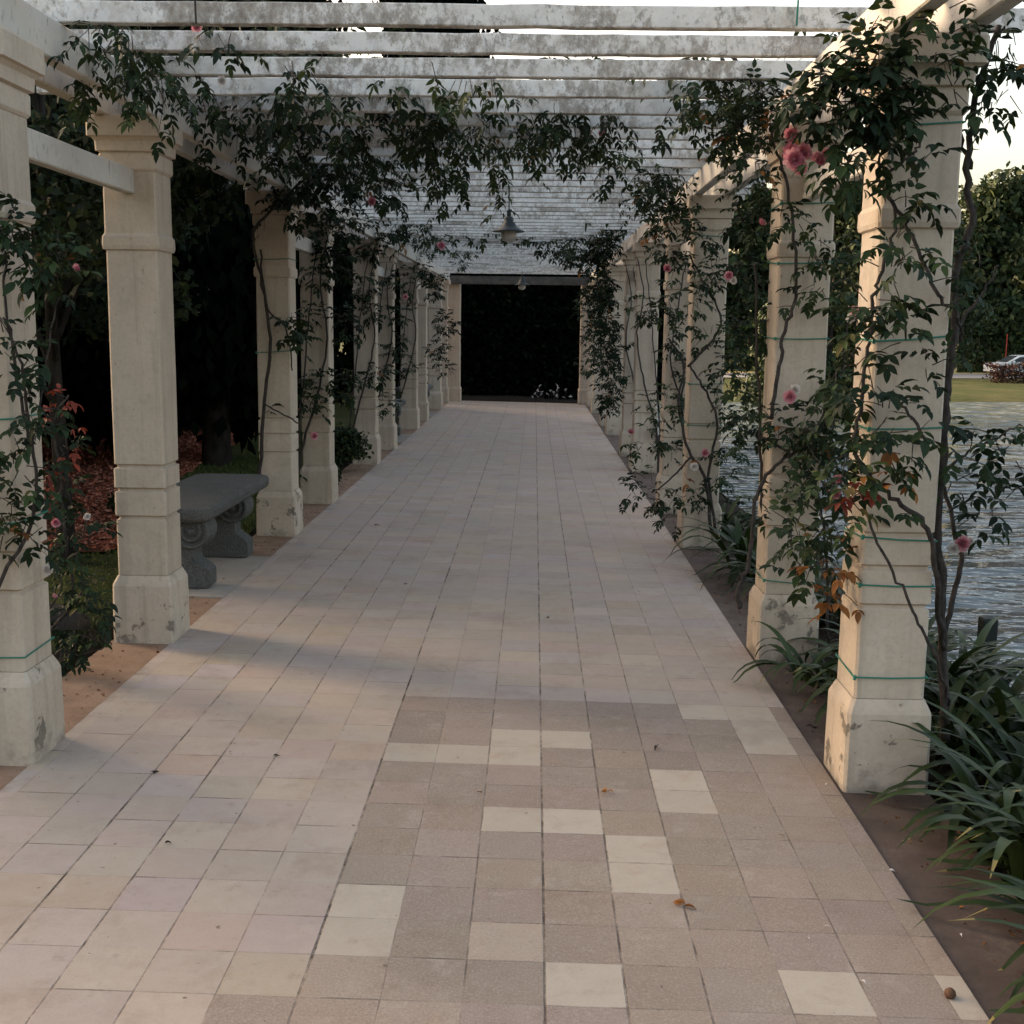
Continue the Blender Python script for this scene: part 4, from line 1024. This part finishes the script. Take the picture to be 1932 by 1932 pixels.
# rose bush between the two front left columns
b0 = (-2.45, 5.35, .0)
rose("rose bush with red young leaves between the two front left columns", b0, [
    ([b0] + P(5.3, (130, 1150), (120, 1000), (112, 880), (100, 800)) + P(5.3, (128, 745)), .008, .004), ([b0] + P(5.5, (150, 1130), (145, 1050), (165, 980)), .006, .003), ([b0] + P(5.4, (110, 1120), (90, 1060)), .005, .003), ([b0] + P(5.3, (180, 1230), (200, 1200)), .004, .003)],
    C(5.3, (150, 1080, .09, 8, .3), (120, 1010, .08, 8, .3), (150, 1010, .07, 5, .3), (110, 1150, .10, 8, .25), (160, 1170, .10, 8, .25), (190, 1130, .08, 5, .25), (115, 920, .06, 5, .4), (125, 850, .05, 4, .35), (140, 1230, .08, 6, .2)),
    .042, "rose bushes in the left bed", blooms=[(px(105, 985, 5.2), .022, 0), (px(165, 975, 5.2), .016, 1), (px(103, 1125, 5.2), .014, 0)], red=C(5.3, (128, 750, .03, 3), (108, 800, .035, 4), (112, 840, .03, 2), (92, 870, .03, 3), (100, 900, .035, 4)), cat="rose bush", name="rose_bush")
# boulder in the shade behind the front left column
def boulder(c, r, seed, label):
    rd = random.Random(seed); vs = []; fs = []; nu, nv = 14, 9
    for j in range(nv):
        ph = math.pi * j / (nv - 1)
        for i in range(nu):
            th = 2 * math.pi * i / nu; q = 1 + .13 * math.sin(3 * th + seed) * math.sin(2 * ph) + rd.uniform(-.06, .06)
            vs.append((c[0] + r[0] * q * math.sin(ph) * math.cos(th), c[1] + r[1] * q * math.sin(ph) * math.sin(th), c[2] + r[2] * q * math.cos(ph)))
    for j in range(nv - 1):
        for i in range(nu): fs.append((j * nu + i, (j + 1) * nu + i, (j + 1) * nu + (i + 1) % nu, j * nu + (i + 1) % nu))
    mb = MB(); mb.add(vs, fs); return tag(mb.build("boulder", simple("mossy_rock", (.035, .034, .03), .9, .15, 0, .4, 12), None, True), label, "boulder")
boulder((-2.52, 6.05, .03), (.24, .2, .13), 2, "dark mossy boulder on the grass behind the front left column")

# loose ground cover on the left
n = 26000
Y_ = rng.uniform(5.0, 17.5, n); E_ = mulch_edge(Y_); X_ = np.where(Y_ < 8.15, rng.uniform(-5.5, -2.13, n), E_ + (-2.13 - E_) * rng.random(n))
O = np.stack([X_, Y_, ground_z(X_, Y_)], 1)
o = cards("grass", CARD_V, CARD_F, O, rng.normal(size=(n, 3)) * .45 + [0, 0, 1], rng.normal(size=(n, 3)), rng.uniform(.02, .055, n), rng.random(n), M_GRASS, width=.35)
tag(o, "short green grass between the mulch bed and the left columns", "grass", None, "stuff")
n = 30000
Y_ = rng.uniform(8.2, 17.5, n); E_ = mulch_edge(Y_); X_ = E_ - 4.0 * rng.random(n) ** 1.4 + .04
O = np.stack([X_, Y_, ground_z(X_, Y_) + .028], 1)
o = cards("bark_mulch", CARD_V, CARD_F, O, rng.normal(size=(n, 3)) * [1, 1, .2], rng.normal(size=(n, 3)) * .5 + [0, 0, 1], rng.uniform(.02, .06, n), rng.random(n), M_CHIP)
tag(o, "loose reddish bark chips covering the bed at left", "mulch", None, "stuff")

# ------------------------------------------------------------------ the far bank
def gz(x, y): return float(ground_z(x, y))
GF = "trees on the far bank of the lake"
FT = [("broad round-crowned tree across the lake right of the front column", 37, 98, 15.5, 6.5), ("tall tree across the lake at the right picture edge", 45.5, 100, 18, 6.5), ("dark tree across the lake seen between the front right columns", 25, 97, 15, 6.0),
      ("dark tree across the lake behind the second right column", 17.5, 98, 14, 5.5), ("dark tree across the lake seen past the third right column", 11, 96, 14.5, 5.5), ("dark tree across the lake seen past the fourth right column", 4.5, 95, 15, 5.5), ("leafy tree far behind the parked silver car", 41, 112, 13, 6),
      ("leafy tree far behind between the front columns", 29.5, 115, 15, 6), ("tree far behind at the right edge", 54, 112, 15, 7)]
for i, (lab, x, y, h, s_) in enumerate(FT):
    tree("broadleaf_tree", lab, (x, y, gz(x, y)), h, s_, 13000, .62, M_FARLEAF, .35, 60 + i, GF, crown_from=.20, nclump=44)
# nearer bank trees seen between the right columns
tree("bank_tree", "dense waterside tree seen between second and third right columns", (10.5, 42.5, -1.6), 8.5, 3.2, 22000, .24, M_FARLEAF, .2, 80, None, crown_from=.12, nclump=44)
tree("bank_tree", "waterside tree with golden leaves seen between the front right columns", (13.6, 46.5, -1.6), 9.5, 3.2, 20000, .24, M_FARLEAF, .2, 81, None, crown_from=.22, nclump=40)
for i, (x0, x1, lab) in enumerate(((26.0, 30.5, "low rounded shrubs behind the road left of the silver car"), (31, 42, "tall shrubs behind the silver car"), (14, 25.5, "dark shrub belt behind the far road"))):
    hedge("shrub_belt", lab, x0, x1, 92, 94.5, gz(28, 92), gz(28, 92) + (2.0, 3.4, 3.2)[i], 5000, .38, M_FARLEAF, 90 + i, "shrubs")
M_BROWNHEDGE = make_leaf("brown_hedge_leaf", [(0, (.025, .014, .012)), (.5, (.06, .03, .024)), (1, (.11, .055, .045))], .8, .1, 0)
hedge("brown_hedge", "low clipped brown hedge before the silver car", 27.2, 38, 72, 73.6, gz(28, 72), gz(28, 72) + 1.05, 9000, .14, M_BROWNHEDGE, 95)
hedge("far_hedge", "long dark tree belt closing the far view", -40, 90, 125, 128, gz(28, 125), gz(28, 125) + 6, 18000, .9, M_FARLEAF, 96, "tree belt")

def car(x, y, z, rz, paint, label):
    root = empty("parked_car", (x, y, z), label, "car", "cars on the far road")
    prof_low = [(-2.12, .32), (-2.14, .62), (-2.02, .86), (-1.2, .94), (1.2, .96), (1.95, .92), (2.08, .60), (2.05, .32)]
    def rot(p): c_, s_ = math.cos(rz), math.sin(rz); return (x + p[0] * c_ - p[1] * s_, y + p[0] * s_ + p[1] * c_, z + p[2])
    def loft(profs, name, mat):
        mb = MB(); n = len(profs[0][1]); vs = []; fs = []
        for (yy, pr) in profs: vs += [rot((a, yy, b)) for a, b in pr]
        for i in range(len(profs) - 1):
            for k in range(n): fs.append((i * n + k, i * n + (k + 1) % n, (i + 1) * n + (k + 1) % n, (i + 1) * n + k))
        fs.append(tuple(reversed(range(n)))); fs.append(tuple((len(profs) - 1) * n + k for k in range(n)))
        mb.add(vs, fs); return mb.build(name, mat, root)
    sc = lambda pr, k, dz: [(a * k, b + dz) for a, b in pr]
    loft([(-.86, sc(prof_low, .965, 0)), (-.80, sc(prof_low, 1, .0)), (.80, sc(prof_low, 1, 0)), (.86, sc(prof_low, .965, 0))], "body", paint)
    cab = [(-1.28, .93), (-.42, 1.40), (-.1, 1.455), (.9, 1.45), (1.35, 1.33), (1.72, .95)]
    loft([(-.78, [(a * .99, b if b < 1 else b - .05) for a, b in cab]), (-.66, cab), (.66, cab), (.78, [(a * .99, b if b < 1 else b - .05) for a, b in cab])], "cabin", paint)
    for sg in (-1, 1):
        for (nm, wq) in (("front_window", [(-1.02, 1.0), (-.36, 1.345), (.10, 1.37), (.10, 1.0)]), ("rear_window", [(.18, 1.0), (.18, 1.37), (.85, 1.36), (1.2, 1.27), (1.42, 1.0)])):
            mb = MB(); vs = [rot((a, sg * .785, b - (.0 if b < 1.1 else .02))) for a, b in wq] + [rot((a, sg * .76, b)) for a, b in wq]; n = len(wq)
            mb.add(vs, [tuple(range(n))] + [(k, (k + 1) % n, (k + 1) % n + n, k + n) for k in range(n)]); mb.build(nm, M_CARGLASS, root)
        for wx in (-1.32, 1.28):
            c0 = Vector(rot((wx, sg * .72, .31))); ax = Vector(rot((wx, sg * .88, .31))) - c0
            mb = MB(); mb.tube([c0, c0 + ax], .31, 18); wh = mb.build("wheel", M_TYRE, root)
            mb = MB(); mb.tube([c0 + ax * .9, c0 + ax * 1.05], .19, 14); mb.build("rim", M_RIM, wh)
        mb = MB(); p = [rot((-2.10, sg * .74, .70)), rot((-1.92, sg * .82, .78))]; mb.tube(p, .07, 8); mb.build("headlight", M_CARLIGHT, root)
        mb = MB(); p = [rot((2.04, sg * .72, .78)), rot((2.0, sg * .80, .80))]; mb.tube(p, .07, 8); mb.build("tail_light", M_REDLIGHT, root)
    mb = MB(); vs = [rot((-1.235, -.62, .985)), rot((-1.235, .62, .985)), rot((-.47, .58, 1.40)), rot((-.47, -.58, 1.40))]; mb.add(vs, [(0, 1, 2, 3)]); mb.build("windscreen", M_CARGLASS, root)
    mb = MB()
    for sg in (-1, 1): mb.tube([rot((-.85, sg * .80, 1.0)), rot((-.85, sg * .95, 1.03))], .06, 6)
    mb.build("mirrors", paint, root)
px_car = px(1864, 690, 84.0); car(px_car[0] + 2.1, 84.0, gz(34, 84), R(8), M_CARPAINT, "silver hatchback across the lake behind the brown hedge")
px_car = px(1588, 680, 83.0); car(px_car[0] + .6, 83.0, gz(22, 83), R(8), M_CARPAINT_DARK, "grey car across the lake glimpsed between the two front right columns")
p0 = px(1803, 660, 90); mb = MB(); mb.tube([(p0[0], 90, gz(p0[0], 90) - .1), (p0[0], 90, gz(p0[0], 90) + 3.4)], [.2, .14], 10)
tag(mb.build("sunlit_post", M_LITPOST), "post coloured as sunlit beyond the far road beside the front right column", "post")
p0 = px(1900, 640, 91); mb = MB(); mb.tube([(p0[0], 91.0, gz(p0[0], 91)), (p0[0], 91.0, gz(p0[0], 91) + 2.9)], .03, 8)
tag(mb.build("red_marker", M_SIGN), "thin red marker pole above the shrubs across the lake", "pole")

# ------------------------------------------------------------------ litter on the paving
n = 1800
side_ = rng.random(n) < .6
X_ = np.where(side_, XR + .02 + .33 * rng.random(n) ** .6, XL - .02 - .28 * rng.random(n)); Y_ = rng.uniform(2.2, 14, n)
o = cards("leaf_litter", CARD_V * [1, 1, 2.0], CARD_F, np.stack([X_, Y_, -TILT * X_ + .001], 1), rng.normal(size=(n, 3)) * [1, 1, .25], rng.normal(size=(n, 3)) * .4 + [0, 0, 1], rng.uniform(.006, .022, n) * rng.uniform(.6, 1.2, n), rng.random(n) * .6, M_DRYLEAF)
tag(o, "crumbled dry leaf litter scattered on the brown border strips", "leaf litter", None, "stuff")
def on_floor(u, v):
    p0 = px(u, v, 1.0); D = p0 - CAM; tt = (-TILT * CAM[0] - CAM[2]) / (D[2] + TILT * D[0]); return CAM + D * tt
def fallen(u, v, size, mat, label, name="fallen_leaf", cat="leaf", tint=.6, k=3, group="fallen leaves and bits on the paving"):
    p = on_floor(u, v); O, D, N = [], [], []
    for i in range(k):
        O.append((p[0] + random.gauss(0, size * .18), p[1] + random.gauss(0, size * .18), p[2] + .004 + .003 * i)); a = random.uniform(0, 6.28)
        D.append((math.cos(a), math.sin(a), random.uniform(.05, .5))); N.append((random.gauss(0, .4), random.gauss(0, .4), 1))
    T2 = LEAF_V.copy(); T2[:, 2] *= 2.2
    o = cards(name, T2, LEAF_F, O, D, N, size * rng.uniform(.7, 1.1, k), np.clip(tint + rng.normal(size=k) * .2, 0, 1), mat, None, True); tag(o, label, cat, group)
fallen(1143, 1497, .030, M_DRYLEAF, "curled orange leaf on the paving below the pale tile pair", tint=.9)
fallen(1288, 1712, .032, M_DRYLEAF, "curled brown-orange leaf on the dark tiles near the bottom", tint=.35)
fallen(1238, 1413, .030, M_DEBRIS, "dark shrivelled leaf on the grey tiles at right", k=2)
fallen(287, 1461, .022, M_DEBRIS, "dark crumb on a joint of the pale tiles at left", "debris", "debris", k=2)
fallen(518, 1430, .020, M_DEBRIS, "dark crumb on the pale tiles left of the black joint", "debris", "debris", k=2)
fallen(312, 1593, .022, M_DEBRIS, "small dark twig bit on the large pale tiles", "debris", "debris", k=2)
fallen(1035, 1166, .024, M_DRYLEAF, "small brown leaf in the middle of the walk", tint=.2, k=2)
fallen(708, 992, .03, M_DEBRIS, "dark leaf near the left edge of the walk by the third column", k=2)
fallen(764, 1104, .025, M_TREELEAF, "small green leaf on the pale tiles mid walk", k=2)
fallen(1176, 960, .035, M_DRYLEAF, "orange leaf under the drooping rose at right", tint=.9, k=2)
fallen(1537, 1376, .03, M_DEBRIS, "dark leaf on the brown strip before the front right plinth", k=3)
fallen(905, 1498, .020, M_DRYLEAF, "brown twig scrap on a dark tile", "debris", "debris", tint=.1, k=2)
for (u, v, lab) in ((1565, 1752, "white petal on the grey tiles left of the strap plants"), (1528, 1775, "white petal by a tile joint lower right"), (1622, 1850, "white petal on the pale tile lower right"), (1678, 1643, "white petal on the edge strip right"), (1650, 1440, "white petal on the brown strip at the plinth foot"), (1810, 1766, "white petal at the paving edge under the long leaves"), (1560, 1480, "white petal by the joint near the front plinth")):
    fallen(u, v, .018, M_PALE, lab, "fallen_petal", "petal", k=1, group="white petals on the paving")
p = on_floor(1792, 1882); mb = MB(); mb.lathe((p[0], p[1], p[2] - .001), [(0, 0), (.010, .002), (.015, .010), (.013, .019), (.006, .025), (0, .027)], 12)
tag(mb.build("seed_pod", M_SEED, None, True), "round brown seed pod on the pale edge tile", "seed pod")
p = on_floor(1360, 1375); mb = MB(); q = on_floor(1383, 1392); mb.tube(smooth_path([tuple(on_floor(1540, 1372 - 90)), tuple(on_floor(1556, 1300)), tuple(on_floor(1545, 1312))], 4), .004, 5)
tag(mb.build("fallen_twig", M_STEM), "dark curved twig on the brown strip by the front right plinth", "twig")
